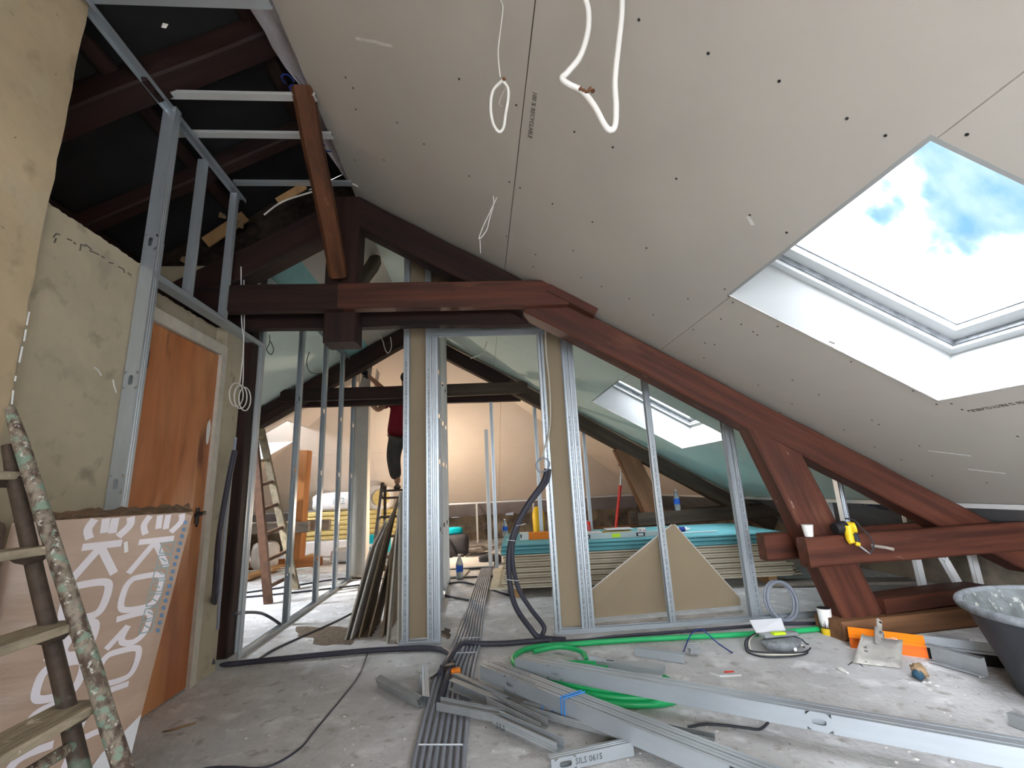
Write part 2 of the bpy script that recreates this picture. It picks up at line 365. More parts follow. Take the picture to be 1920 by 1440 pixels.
def text(name, body, size, origin, xdir, ydir, m, parent, ext=0.0006):
    me = text_mesh(body, size, ext).copy(); me.materials.clear(); me.materials.append(MT[m])
    x = V(xdir).normalized(); y = V(ydir); y = (y - x*y.dot(x)).normalized(); z = x.cross(y)
    mt = Matrix.Identity(4)
    for i in range(3): mt[i][0] = x[i]; mt[i][1] = y[i]; mt[i][2] = z[i]
    mt.translation = V(origin)
    return link(name, me, None, parent, mt)
def smooth_path(pts, n=6):
    pts = [V(p) for p in pts]; out = []
    for i in range(len(pts)-1):
        p0 = pts[max(i-1, 0)]; p1 = pts[i]; p2 = pts[i+1]; p3 = pts[min(i+2, len(pts)-1)]
        for k in range(n):
            t = k/n
            out.append(0.5*((2*p1) + (p2-p0)*t + (2*p0-5*p1+4*p2-p3)*t*t + (3*p1-p0-3*p2+p3)*t**3))
    out.append(pts[-1]); return out
def cable(name, pts, r, m, label=None, cat='cable', group=None, parent=None, n=8, seg=6, closed=False):
    mb = MB(); mb.tube(smooth_path(pts, seg), r, n)
    o = mb.build(name, m, parent, smooth=True)
    if label: tag(o, label, cat, group)
    return o
def on_floor(pxs, r): return [fl(x, y, r) for x, y in pxs]

# ================================================================== SETTING
SL = 0.584; ZR = 2.902; RX = -0.93; ZT = 3.445           # right ceiling plane z = ZR - SL x
cs = 1/math.sqrt(1+SL*SL); NUP = V((SL*cs, 0, cs))
def rz(x): return ZR - SL*x
def lz(x): return ZT + SL*(x-RX)
EX, WX = 3.55, 4.35; YB, YF = -2.6, 10.5; LEX, LWX = -5.4, -6.0
HY = 9.9; HS = 0.77                                        # hip plane z = .83 + HS*(HY - y)
def hz(y): return 0.83 + HS*(HY-y)
floor = struct(MB().box((LWX-.2, YB-.2, -0.12), (WX+.2, YF+.2, 0)).build('floor', 'concrete'))
def slope_panels(name, m, zf, xs, ys, holes, t=0.0125, gap=0.004, hip=False):
    """plasterboard lining on a slope split in strips; holes = (x0,x1,y0,y1)"""
    mb = MB(); cuts = sorted(set(ys) | {h[2] for h in holes} | {h[3] for h in holes})
    xc = sorted(set(xs) | {h[0] for h in holes} | {h[1] for h in holes})
    for i in range(len(xc)-1):
        for j in range(len(cuts)-1):
            a, b, c, d = xc[i], xc[i+1], cuts[j], cuts[j+1]
            if any(a >= h[0]-1e-6 and b <= h[1]+1e-6 and c >= h[2]-1e-6 and d <= h[3]+1e-6 for h in holes): continue
            g0 = gap/2 if a in xs and a != xs[0] else 0; g1 = gap/2 if b in xs and b != xs[-1] else 0
            y0 = c + (gap/2 if c in ys and c != ys[0] else 0); y1 = d - (gap/2 if d in ys and d != ys[-1] else 0)
            a, b = a+g0, b-g1
            mb.hexa([(a,y0,zf(a)),(b,y0,zf(b)),(b,y1,zf(b)),(a,y1,zf(a)),(a,y0,zf(a)+t),(b,y0,zf(b)+t),(b,y1,zf(b)+t),(a,y1,zf(a)+t)])
    o = struct(mb.build(name, m)); bb = MB()
    for i in range(len(xc)-1):
        for j in range(len(cuts)-1):
            a, b, c, d = xc[i], xc[i+1], cuts[j], cuts[j+1]
            if any(a >= h[0]-1e-6 and b <= h[1]+1e-6 and c >= h[2]-1e-6 and d <= h[3]+1e-6 for h in holes): continue
            z0 = t+0.001; z1 = t+0.05
            if any(abs(a-h[1]) < 1e-6 for h in holes): a += .06
            if any(abs(b-h[0]) < 1e-6 for h in holes): b -= .06
            bb.hexa([(a,c,zf(a)+z0),(b,c,zf(b)+z0),(b,d,zf(b)+z0),(a,d,zf(a)+z0),(a,c,zf(a)+z1),(b,c,zf(b)+z1),(b,d,zf(b)+z1),(a,d,zf(a)+z1)])
    bb.build('joint_backing', 'seam', o)
    return o
SK1 = (1.41, 2.49, 1.09, 2.24); SK2 = (1.41, 2.47, 4.27, 5.38); SK0 = (1.41, 2.49, -2.05, -0.92)
ceil1 = slope_panels('ceiling', 'ceiling_board', rz, [RX, 0.246, 1.42, EX], [YB, 3.66], [SK0, SK1])
tag(ceil1)
ceil2 = slope_panels('ceiling', 'green_ceiling', rz, [RX+.0, 0.246, 1.42, EX], [3.66, 4.86, 6.25], [SK2])
ceil3 = slope_panels('ceiling', 'warm_ceiling', rz, [RX, 0.246, 1.42, EX], [6.25, YF], [])
# left slope
SKL0 = (-3.9, -2.85, -1.9, -0.8); SKL3 = (-5.1, -2.95, 7.2, 8.30); SKL2 = (-4.7, -3.3, 4.3, 5.5)
ceilL2 = slope_panels('ceiling', 'green_ceiling', lz, [LEX, -2.85, -1.80], [3.45, 6.25], [SKL2])
ceilB = slope_panels('ceiling', 'shaded_green', lz, [-1.80, -1.50], [3.45, 6.25], [])  # same green board as the slope, its shade put into a darker teal
ceilBb = slope_panels('ceiling', 'ceiling_board', lz, [-1.50, RX], [3.45, 6.25], [])
ceilL3 = slope_panels('ceiling', 'warm_ceiling', lz, [LEX, -2.95, -1.7, RX], [6.25, YF], [SKL3])
# hip slope at the far end
mb = MB(); y0 = 6.3; t = 0.02
xs = [-5.5, -4.4, -3.2, -2.0, -.8, .4, 1.6, 3.6]; yy = [y0, 7.35, 8.6, HY]
for i in range(len(xs)-1):
    for j in range(3):
        a, b, c, d = xs[i]+.002, xs[i+1]-.002, yy[j]+.002, yy[j+1]-.002
        mb.hexa([(a,c,hz(c)),(b,c,hz(c)),(b,d,hz(d)),(a,d,hz(d)),(a,c,hz(c)+t),(b,c,hz(c)+t),(b,d,hz(d)+t),(a,d,hz(d)+t)])
hip = struct(mb.build('ceiling', 'warm_ceiling'))
MB().hexa([(-5.5,y0,hz(y0)+.021),(3.6,y0,hz(y0)+.021),(3.6,HY,hz(HY)+.021),(-5.5,HY,hz(HY)+.021),(-5.5,y0,hz(y0)+.06),(3.6,y0,hz(y0)+.06),(3.6,HY,hz(HY)+.06),(-5.5,HY,hz(HY)+.06)]).build('joint_backing', 'seam', hip)
# raw roof over the open void (left of the ridge)
OZ = lambda x: 4.02 + 0.56*(x-RX)
holes = [SKL0]
mb = MB()
def roofcell(a, b, c, d): mb.hexa([(a,c,OZ(a)),(b,c,OZ(b)),(b,d,OZ(b)),(a,d,OZ(a)),(a,c,OZ(a)+.05),(b,c,OZ(b)+.05),(b,d,OZ(b)+.05),(a,d,OZ(a)+.05)])
for a, b in ((LWX-.3, -3.9), (-3.9, -2.85), (-2.85, RX)):
    for c, d in ((YB-.2, -1.9), (-1.9, -.8), (-.8, 3.62)):
        if (a, c) == (-3.9, -1.9): continue
        roofcell(a, b, c, d)
mb.hexa([(RX,YB-.2,4.02),(1.2,YB-.2,2.90),(1.2,3.62,2.90),(RX,3.62,4.02),(RX,YB-.2,4.07),(1.2,YB-.2,2.95),(1.2,3.62,2.95),(RX,3.62,4.07)])
mb.hexa([(1.2,YB-.2,2.30),(1.25,YB-.2,2.30),(1.25,3.62,2.30),(1.2,3.62,2.30),(1.2,YB-.2,2.95),(1.25,YB-.2,2.95),(1.25,3.62,2.95),(1.2,3.62,2.95)])
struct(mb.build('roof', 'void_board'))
# closing of the void above the second bay, rough infill
mb = MB(); nx, nzz = 26, 8; gv = []; rd = random.Random(3)
for j in range(nzz+1):
    for i in range(nx+1):
        x = -4.2 + (1.2+4.2)*i/nx; zb = (lz(x) if x < RX else rz(x))+0.03; zt = (OZ(x) if x < RX else 4.0-0.56*(x-RX))
        gv.append((x, 3.60+rd.uniform(-.03, .03), zb + (zt-zb)*j/nzz))
mb.add(gv, [(j*(nx+1)+i, j*(nx+1)+i+1, (j+1)*(nx+1)+i+1, (j+1)*(nx+1)+i) for j in range(nzz) for i in range(nx)])
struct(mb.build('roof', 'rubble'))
# walls
WXL = -1.78
def wavy_edge_wall(name, m, x, ya, yb, z1, th=0.25):
    mb = MB(); n = 40
    P = [(ya + (yb-ya)*i/n, z1 + random.uniform(-.004, .004)) for i in range(n+1)]
    poly = [(x, ya, 0)] + [(x, y, z) for y, z in P] + [(x, yb, 0)]
    return struct(mb.prism(poly, (-th, 0, 0)).build(name, m))
# near part of the left wall: taller, with a rough vertical edge
mb = MB(); n = 46; ed = [(WXL+.02, 1.80+random.uniform(-.006, .006), 4.2*i/n) for i in range(n+1)]
mb.prism([(WXL+.02, YB, 0)] + ed + [(WXL+.02, YB, 4.2)], (-.30, 0, 0)); struct(mb.build('wall_left', 'plaster'))
wavy_edge_wall('wall_left', 'plaster_grey', WXL-.02, 1.79, 2.44, 2.375)
wavy_edge_wall('wall_left', 'plaster_grey', WXL-.02, 3.27, 3.50, 2.34)
wavy_edge_wall('wall_left', 'plaster_grey', WXL-.10, 2.43, 3.28, 2.33, .17).location.z = 0
struct(MB().box((LWX-.2, YB-.2, 0), (LWX, YF+.2, 3.0)).build('wall_left', 'stone'))
struct(MB().box((LWX, 3.40, 0), (WXL-.28, 3.5, 2.9)).build('wall_middle', 'plaster_grey'))
struct(MB().box((WX, YB-.2, 0), (WX+.2, YF+.2, 1.0)).build('wall_right', 'stone'))
mb = MB(); nx = 60; nzz = 8; gv = []; rd = random.Random(5)   # far stone wall with a broken-out niche
for j in range(nzz+1):
    for i in range(nx+1):
        gv.append((LWX + (WX-LWX)*i/nx, YF+rd.uniform(-.05, .05), 1.3*j/nzz))
mb.add(gv, [(j*(nx+1)+i, j*(nx+1)+i+1, (j+1)*(nx+1)+i+1, (j+1)*(nx+1)+i) for j in range(nzz) for i in range(nx) if not (j in (3, 4) and i in (31, 38))])
struct(mb.build('wall_back', 'stone'))
struct(MB().box((LWX, YF+.3, 0), (WX, YF+.4, 3)).build('wall_back', 'void_dark'))
# wall behind the camera, with a wide glazed opening
wf = MB()
for a, b in (((LWX,YB-.2,0),(-1.5,YB,4)), ((2.2,YB-.2,0),(WX,YB,3)), ((-1.5,YB-.2,0),(2.2,YB,.55)), ((-1.5,YB-.2,2.25),(2.2,YB,4))): wf.box(a, b)
struct(wf.build('wall_front', 'plaster'))
wm = MB()
for x in (-1.5, .30, 2.12): wm.box((x, YB-.12, .55), (x+.08, YB-.06, 2.25))
for z in (.55, 2.17): wm.box((-1.5, YB-.12, z), (2.2, YB-.06, z+.08))
struct(wm.build('window_4', 'frame_white'))
# under-eaves lining: continuing roof with grey membrane, right and left and back
mb = MB(); mb.cur = 0
mb.hexa([(EX,YB,rz(EX)+.03),(WX+.1,YB,rz(WX+.1)+.03),(WX+.1,YF,rz(WX+.1)+.03),(EX,YF,rz(EX)+.03),(EX,YB,rz(EX)+.08),(WX+.1,YB,rz(WX+.1)+.08),(WX+.1,YF,rz(WX+.1)+.08),(EX,YF,rz(EX)+.08)])
struct(mb.build('roof', 'membrane_grey'))
mb = MB(); mb.hexa([(LWX-.1,YB,lz(LWX-.1)),(LEX,YB,lz(LEX)),(LEX,YF,lz(LEX)),(LWX-.1,YF,lz(LWX-.1)),(LWX-.1,YB,lz(LWX-.1)+.05),(LEX,YB,lz(LEX)+.05),(LEX,YF,lz(LEX)+.05),(LWX-.1,YF,lz(LWX-.1)+.05)])
struct(mb.build('roof', 'membrane_grey'))
mb = MB(); mb.hexa([(LEX,HY,.86),(EX,HY,.86),(EX,YF+.1,.45),(LEX,YF+.1,.45),(LEX,HY,.91),(EX,HY,.91),(EX,YF+.1,.5),(LEX,YF+.1,.5)])
struct(mb.build('roof', 'membrane'))
# ------------------------------------------------------------------ skylights
def skylight(idx, sk, side=1, t_in=0.29):
    x0, x1, y0, y1 = sk
    zf = rz if side > 0 else lz
    nup = V((SL*cs*side, 0, cs))
    A, B, Cc, Dd = V((x0,y0,zf(x0))), V((x1,y0,zf(x1))), V((x1,y1,zf(x1))), V((x0,y1,zf(x0)))
    cor = [A, B, Cc, Dd]
    u = (B-A).normalized(); v = V((0,1,0))
    o = MB()
    def ring(mb, grow0, grow1, ta, tb):
        """rectangular ring between inset grow0 (outer) and grow1 (inner), from height ta to tb"""
        def rect(g, t): return [c + u*(su*g) + v*(sv*g) + nup*t for c, su, sv in zip(cor, (1,-1,-1,1), (1,1,-1,-1))]
        Oa, Ob, Ia, Ib = rect(grow0, ta), rect(grow0, tb), rect(grow1, ta), rect(grow1, tb)
        for k in range(4):
            k2 = (k+1) % 4
            mb.hexa([Oa[k], Oa[k2], Ia[k2], Ia[k], Ob[k], Ob[k2], Ib[k2], Ib[k]])
    fr = MB(); ring(fr, -.02, .045, t_in, t_in+.07); w = struct(fr.build('window_%d' % idx, 'frame_white'))
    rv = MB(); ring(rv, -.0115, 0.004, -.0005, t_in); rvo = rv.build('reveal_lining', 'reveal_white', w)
    st = MB(); ring(st, .04, .055, t_in+.02, t_in+.075); st.build('gasket', 'lamp_grey', w)
    sa = MB(); ring(sa, .05, .12, t_in+.05, t_in+.11); sa.build('sash', 'frame_white', w)
    s2 = MB(); ring(s2, .115, .128, t_in+.085, t_in+.10); s2.build('glazing_bead', 'lamp_grey', w)
    g = MB(); c2 = [c + u*(su*.12) + v*(sv*.12) + nup*(t_in+.09) for c, su, sv in zip(cor, (1,-1,-1,1), (1,1,-1,-1))]
    g.hexa(c2 + [c + nup*.006 for c in c2]).build('glass_pane', 'glass', w)
    # torn plaster edge along the opening
    rd = random.Random(idx); e = MB()
    for a, b in ((Cc, Dd), (B, Cc)):
        n = 34
        for i in range(n):
            p, q = a.lerp(b, i/n), a.lerp(b, (i+1)/n); ww = .004+rd.random()*.008
            e.bar(p - nup*.001, q - nup*.001, ww, .006, nup)
    e.build('torn_edge', 'gypsum_edge', w)
    # light portal in the opening, for cleaner sampling of the daylight
    al = D.lights.new('daylight_portal', 'AREA'); al.shape = 'RECTANGLE'; al.size = (B-A).length; al.size_y = y1-y0; al.cycles.is_portal = True
    ao = D.objects.new('daylight_portal', al); COL.objects.link(ao)
    cen = (A+Cc)/2 + nup*(t_in+.16); mt = Matrix.Identity(4); zax = nup; xax = u; yax = zax.cross(xax)
    for i in range(3): mt[i][0] = xax[i]; mt[i][1] = yax[i]; mt[i][2] = zax[i]
    mt.translation = cen; ao.matrix_world = mt
    return w
skylight(1, SK1); skylight(2, SK2); skylight(3, SK0)
skylight(5, SKL3, -1); skylight(6, SKL2, -1)  # SKL2 is an unseen skylight added to brighten the back bays
al = D.lights.new('daylight_portal', 'AREA'); al.shape = 'RECTANGLE'; al.size = 3.7; al.size_y = 1.7; al.cycles.is_portal = True
ao = D.objects.new('daylight_portal', al); COL.objects.link(ao); ao.location = (.35, YB-.25, 1.4); ao.rotation_euler = (math.radians(90), 0, 0)
# screws in the sloping boards
sm = MB(); sm.lathe([(.0052, 0), (.0052, .0015)], (0,0,0), 8, ax=(-SL*cs, 0, -cs)); proto = None
SCR = [(1198,37),(1328,100),(1461,152),(1588,222),(1660,254),(1813,252),(861,148),(1077,247),(1149,276),(968,197),(1268,335),(1475,436),(1406,403),(1212,465),(1111,416),(1036,382),(795,270),(665,300),(648,145),(662,165),(667,205),(1004,477),(950,443),(955,341),(975,352),(1000,500),(1030,535),(1128,537),(1180,560),(1225,590),(1075,470),(1352,598),(1390,608),(1412,622),(1366,555),(1374,567),(1359,542),(1420,628),(1458,612),(1596,678),(1597,662),(1712,733),(1668,696),(1671,706),(1784,757),(1804,768),(1816,770),(1756,758),(1635,788),(1648,796),(1486,713),(1485,757),(1422,722),(1535,740),(1340,646),(1320,671),(1583,806),(1724,836),(1640,838),(1908,818),(1322,643),(1300,618),(1850,905),(1748,892),(1690,862),(880,330),(745,230),(720,300),(1290,560),(1090,520)]
for x, y in SCR:
    d = V(ray(x, y)); t = (ZR - SL*0 - H)/(d.z + SL*d.x); p = V((0,0,H)) + d*t
    if SK1[0]-.01 < p.x < SK1[1]+.01 and SK1[2]-.01 < p.y < SK1[3]+.01: continue
    if p.y > 3.2: continue
    if proto is None: proto = sm.build('screw', 'screw', ceil1); s = proto
    else: s = proto.copy(); COL.objects.link(s)
    s.location = p
def slopept(x, y, off=0.0):
    d = V(ray(x, y)); t = (ZR-H)/(d.z + SL*d.x); return V((0,0,H)) + d*t - NUP*off
dn = V((cs, 0, -SL*cs))
text('printed_text', '100 % RECYCLABLE', .030, slopept(1003,172,.001), slopept(996,235)-slopept(1003,172), slopept(1012,200)-slopept(1000,200), 'print_ceiling', ceil1)
text('printed_text', '100 % RECYCLABLE', .030, slopept(1925,752,.001), slopept(1850,765)-slopept(1925,752), slopept(1890,775)-slopept(1890,752), 'print_ceiling', ceil1)
# plaster smears
for (x, y, a, b) in ((690,72,45,8),(720,80,30,6),(1407,406,10,16),(1780,845,80,10),(1850,880,70,8),(1560,640,10,4)):
    p, q = slopept(x-a/2, y, .0008), slopept(x+a/2, y+b, .0008); mb = MB(); mb.bar(p, q, .014, .0008, NUP); mb.build('plaster_smear', 'gypsum_edge', ceil1)
# eave trims
struct(MB().box((EX-.015, YB, rz(EX)-.035), (EX+.045, 3.60, rz(EX)-.002)).build('trim_1', 'white_track'))
struct(MB().box((EX-.015, 3.60, rz(EX)-.035), (EX+.045, HY, rz(EX)-.002)).build('trim_2', 'white_track'))
struct(MB().box((LEX, HY-.02, .79), (EX, HY+.03, .825)).build('trim_3', 'white_track'))
# ================================================================== TRUSSES
def truss(Y, label, m='timber_red', md='timber_dark', mr='timber_red', KX=-.98, z=2.50, th=.20, rh=.22):
    r = thing('roof_truss', (RX, Y, 0), label, 'roof truss')
    off = 0.035+rh/2; nR = NUP*off; nL = V((-SL*cs, 0, cs))*off
    def RP(x): return V((x, Y, rz(x))) - nR
    def LP(x): return V((x, Y, lz(x)-.01)) - nL
    beam('rafter', m, RP(.50), RP(4.05), .17, rh, NUP, r, jit=.005)
    beam('rafter', md, RP(-.86), RP(.55), .17, rh, NUP, r, jit=.005)
    beam('rafter', md, LP(-5.6), LP(-1.03), .17, .22, (-SL*cs, 0, cs), r)
    beam('king_post', md, (KX, Y, z-.325), (KX, Y, 3.36), .235, .19, (0,1,0), r)
    a = beam('tie_beam', m, (.70, Y-.115, z+.012), (-.98, Y-.115, z), th, .085, (0,-1,0), r, ch=.006)
    a = beam('tie_beam', md, (-.94, Y-.115, z), (-2.6, Y-.115, z), th, .085, (0,-1,0), r, ch=.006)
    a = beam('tie_beam', md, (.62, Y+.125, z-.05), (-2.6, Y+.125, z-.04), th, .085, (0,-1,0), r, ch=.006)
    return r
t1 = truss(3.27, 'near dark red timber roof truss with strut carrying the drill')
# lower tie passes left (only stub seen), right end wedge of the tie
beam('rafter_cheek', 'timber_red', (.58, 3.135, 2.585), (.93, 3.135, 2.38), .07, .16, NUP, t1, ch=.006)
beam('strut', 'timber_red', (2.125, 3.27, 1.50), (2.60, 3.27, .10), .155, .29, (1,0,.3), t1, jit=.005)
lt = beam('lower_tie', 'timber_red', (2.17, 3.10, .575), (4.05, 3.10, .60), .10, .19, (0,0,1), t1, jit=.003)
lt2 = beam('lower_tie', 'timber_red', (2.08, 3.42, .575), (4.05, 3.42, .60), .10, .19, (0,0,1), t1, jit=.003)
beam('foot_block', 'timber_brown', (2.36, 3.24, .06), (4.1, 3.36, .06), .24, .12, (0,0,1), t1)
beam('foot_block', 'timber_red', (2.74, 3.30, .17), (3.75, 3.42, .17), .22, .10, (0,0,1), t1)
MB().tube([(2.62,3.045,.60),(2.70,3.02,.585),(2.73,2.99,.575)], .010, 8).build('bolt', 'timber_dusty', t1)
beam('brace', 'brace_wood', (-.98, 3.12, 2.66), (-.975, 2.27, 3.46), .115, .12, (1,0,0), t1, jit=.008, ch=.03)
beam('brace', 'timber_rafter', (-.98, 3.42, 2.62), (-.97, 4.22, 3.38), .11, .11, (1,0,0), t1, jit=.006, ch=.02)
t2 = truss(6.22, 'far dark timber roof truss behind the plasterboard stack', 'timber_rafter', 'timber_dark', KX=-.83, z=2.425, th=.165, rh=.175)
beam('strut', 'timber_brown', (2.00, 6.22, 1.58), (2.42, 6.22, .45), .15, .27, (1,0,.3), t2)
beam('lower_tie', 'timber_rafter', (2.05, 6.08, .60), (4.1, 6.08, .63), .10, .17, (0,0,1), t2)
beam('lower_tie', 'timber_rafter', (2.05, 6.38, .60), (4.1, 6.38, .63), .10, .17, (0,0,1), t2)
# roof timbers in the void
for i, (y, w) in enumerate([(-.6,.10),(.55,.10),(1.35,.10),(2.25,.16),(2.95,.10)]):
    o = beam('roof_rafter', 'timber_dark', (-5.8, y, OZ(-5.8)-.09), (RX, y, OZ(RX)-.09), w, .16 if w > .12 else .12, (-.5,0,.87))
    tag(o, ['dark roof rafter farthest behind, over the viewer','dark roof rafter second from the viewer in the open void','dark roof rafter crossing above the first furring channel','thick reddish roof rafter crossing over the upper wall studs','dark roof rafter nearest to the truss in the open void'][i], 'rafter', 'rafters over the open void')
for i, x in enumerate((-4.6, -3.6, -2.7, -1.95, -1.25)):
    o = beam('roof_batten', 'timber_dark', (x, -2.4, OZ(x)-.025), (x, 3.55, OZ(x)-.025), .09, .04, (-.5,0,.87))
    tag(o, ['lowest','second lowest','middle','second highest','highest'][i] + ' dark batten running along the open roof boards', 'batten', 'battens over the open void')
o = beam('roof_purlin', 'timber_brown', (-2.5, .9, 3.02), (RX, .9, 3.86), .12, .17, (-.5,0,.87)); 
tag(o, 'brown timber rail crossing behind the first ceiling channel', 'rafter')
# loose debris in the void
for k, (x, y, Y, s, m) in enumerate([(415,405,3.4,.05,'rag'),(450,420,3.45,.05,'rag'),(348,485,3.5,.045,'rag'),(310,47,1.6,.018,'paper'),(400,300,3.3,.03,'board_brown')]):
    mb = MB(); c = atY(x, y, Y); rd = random.Random(k)
    vs = [c + V((rd.uniform(-1,1), rd.uniform(-.3,.3), rd.uniform(-1,1)))*s for _ in range(8)]
    mb.hexa([vs[i] for i in range(8)])
    me = D.meshes.new('s'); bm = bmesh.new(); [bm.verts.new(v) for v in vs]; bmesh.ops.convex_hull(bm, input=bm.verts); bm.to_mesh(me); bm.free()
    tag(link('insulation_scrap', me, m), ['left brown scrap','brown scrap touching the right upper stud','low brown scrap between the first two studs','tiny white scrap at the very top','dark scrap between the upper studs'][k]+' caught in the dark roof void', 'scrap', 'scraps in the roof void')
pl = MB(); a, b = atY(385,455,3.47), atY(460,405,3.47); pl.bar(a, b, .10, .015, (0,-1,0)); o = pl.build('wood_offcut', 'pine'); tag(o, 'pale offcut board wedged in the roof void behind the studs', 'board')
pl = MB(); a, b = atY(520,378,3.12), atY(572,348,3.12); pl.bar(a, b, .06, .01, (0,-1,0)); o = pl.build('wood_offcut', 'pine'); tag(o, 'yellowish bark offcut above the left rafter of the near truss', 'board')
o = cable('white_cable', [atY(495,403,3.1), atY(530,378,3.08), atY(590,358,3.05), atY(612,348,3.1), atY(650,343,3.1), atY(672,350,3.12)], .006, 'cable_white'); tag(o, 'thin white cable draped over the left truss rafter', 'cable')
# ================================================================== PARTITIONS
TXT = 'C-STIL - 06 15 - CE - 48/35 - C-STIL - 06 15 - CE - 48/35 - C-STIL - 06 15 - CE - 48/35 '
def stud_text(parent, p0, p1, xoff, facing, body=None, size=.020):
    """lettering running down a flange that faces `facing`"""
    p0, p1 = V(p0), V(p1); d = (p1-p0).normalized(); side = d.cross(V(facing))
    body = body or TXT
    n = max(6, int((p1-p0).length/.0118)); body = (body*3)[:n]
    return text('printed_text', body, size, p0 + side*xoff + V(facing)*.0022, d, V(facing).cross(d), 'print_dark', parent, .0002)
FY = 3.72
P = thing('stud_partition', (.7, FY, 0), 'galvanised stud wall framing with doorway beyond the near truss', 'partition')
def topz(x): return rz(x)-.01 if x > RX else lz(x)-.01
def fstud(x, open_sign, z0=.003, z1=None, web=.048, name='stud', holes=(.35,.95,1.6,2.2), txt=True, y=FY):
    z1 = z1 or topz(x)
    s = cchan(name, (x, y, z0), (x, y, z1), (open_sign, 0, 0), web=web, fl_=.046, parent=P, holes=holes)
    if txt: stud_text(s, (x+open_sign*.023, y-web/2, z0+.02), (x+open_sign*.023, y-web/2, z1-.05), -.0, (0,-1,0))
    return s
fstud(-.605, 1); fstud(-.375, -1); fstud(-.37, 1, z1=2.38, txt=False, holes=(1.05,1.75))
fstud(.535, 1); fstud(.580, -1, z1=2.38, txt=False)
fstud(.785, -1, holes=()); fstud(.79, 1, web=.046, holes=()); fstud(1.47, -1, holes=(1.2,)); fstud(2.165, -1, holes=(.9,)); fstud(2.125, -1, txt=False)
fstud(3.00, 1, txt=False, holes=(.6,)); 
cchan('stud', (.07, FY, 2.44), (.07, FY, topz(.07)), (1,0,0), fl_=.04, parent=P)
cchan('floor_track', (-.63, FY, .001), (-.33, FY, .001), (0,0,1), web=.05, fl_=.03, lip=0, parent=P)
tr = cchan('floor_track', (.53, FY, .001), (3.9, FY-.05, .001), (0,0,1), web=.05, fl_=.03, lip=0, parent=P)
cchan('lintel_track', (-.42, FY, 2.435), (.62, FY, 2.435), (0,0,-1), web=.052, fl_=.045, lip=0, parent=P)
cchan('lintel_track', (-.42, FY, 2.44), (.62, FY, 2.44), (0,0,1), web=.05, fl_=.03, lip=0, parent=P)
cchan('head_track', (.6, FY, rz(.6)-.004), (3.5, FY, rz(3.5)-.004), (-SL,0,-1), web=.05, fl_=.03, lip=0, parent=P)
cchan('head_track', (-.9, FY, rz(-.9)-.004), (.6, FY, rz(.6)-.004), (-SL,0,-1), web=.05, fl_=.03, lip=0, parent=P)
def panel(poly, m='board_back', vec=(0,.0125,0), name='plasterboard_panel', par=None):
    return MB().prism(poly, vec).build(name, m, par if par is not None else P)
yb = FY+.026
panel([(-.60,yb,.04),(-.37,yb,.04),(-.37,yb,rz(-.37)-.02),(-.60,yb,rz(-.60)-.02)])
panel([(-.37,yb,2.40),(.55,yb,2.40),(.55,yb,rz(.55)-.02),(-.37,yb,rz(-.37)-.02)], 'board_brown')
panel([(.55,yb,.04),(.79,yb,.04),(.79,yb,rz(.79)-.02),(.55,yb,rz(.55)-.02)])
# left partition along the depth, with the studs over the door
LX = -1.76
Q = thing('stud_partition', (LX, 3.7, 0), 'galvanised stud wall framing running along the orange door', 'partition')
def lstud(y, z0, z1, sgn, web=.048, txt=False, holes=(.45,1.35,2.05), dbl=False, f=.036):
    s = cchan('stud', (LX, y, z0), (LX, y, z1), (0, sgn, 0), web=web, fl_=f, parent=Q, holes=holes)
    return s
lstud(2.37, .003, 3.39, 1, holes=(.5,1.20,1.72,2.5), f=.05, web=.07)
lstud(2.70, 2.30, 3.30, 1, holes=()); lstud(3.09, 2.30, 3.33, 1, holes=())
lstud(3.70, .003, lz(LX)-.01, -1, f=.05, web=.06, holes=(.6,1.35,1.95)); lstud(3.66, .003, 2.30, -1, f=.05, holes=())
for y in (4.55, 5.28, 5.93, 6.50): lstud(y, .003, lz(LX)-.02, -1, f=.05)
MB().box((LX-.01, 2.395, 2.30), (LX+.035, 2.425, 2.52)).build('stud_offcut', 'galvanised', Q)
cchan('lintel_track', (LX, 2.38, 2.30), (LX, 3.70, 2.30), (0,0,1), web=.07, fl_=.035, lip=0, parent=Q)
cchan('head_track', (LX, 1.70, 3.40), (LX, 3.22, 3.36), (0,0,-1), web=.05, fl_=.03, lip=0, parent=Q)
cchan('head_track', (LX, 3.60, lz(LX)-.012), (LX, 7.5, lz(LX)-.012), (0,0,-1), web=.05, fl_=.03, lip=0, parent=Q)
cchan('floor_track', (LX, 3.62, .001), (LX, 7.5, .001), (0,0,1), web=.05, fl_=.03, lip=0, parent=Q)
pp = [(LX+.03, 6.58, .03), (LX+.03, 7.45, .03), (LX+.03, 7.3, 2.9), (LX+.03, 6.62, 2.88)]
MB().prism(pp, (.0125,0,0)).build('plasterboard_panel', ['board_face'], Q)
# board being lifted into place by the worker
pp = [atY(663,775,6.42), atY(690,690,6.42), atY(685,667,6.42), atY(699,677,6.42), atY(694,700,6.42), atY(684,775,6.42), atY(668,1000,6.42), atY(650,1000,6.42)]
pp = [atY(664,775,6.56), atY(686,668,6.56), atY(699,678,6.56), atY(693,730,6.56), atY(691,775,6.56), atY(684,1078,6.56), atY(652,1080,6.56)]
o = MB().prism([(p.x, 6.56, p.z) for p in [V(q) for q in pp]], (0,.013,0)).build('plasterboard_strip', 'board_face'); tag(o, 'tall pale plasterboard strip with pointed top held by the worker', 'plasterboard')
MB_ = MB().prism([atY(699,745,6.9), atY(706,690,6.9), atY(712,700,6.9), atY(704,745,6.9)], (0,.013,0)).build('plasterboard_offcut', 'gypsum_edge'); tag(MB_, 'small pale board piece beside the raised gloved hand', 'plasterboard')
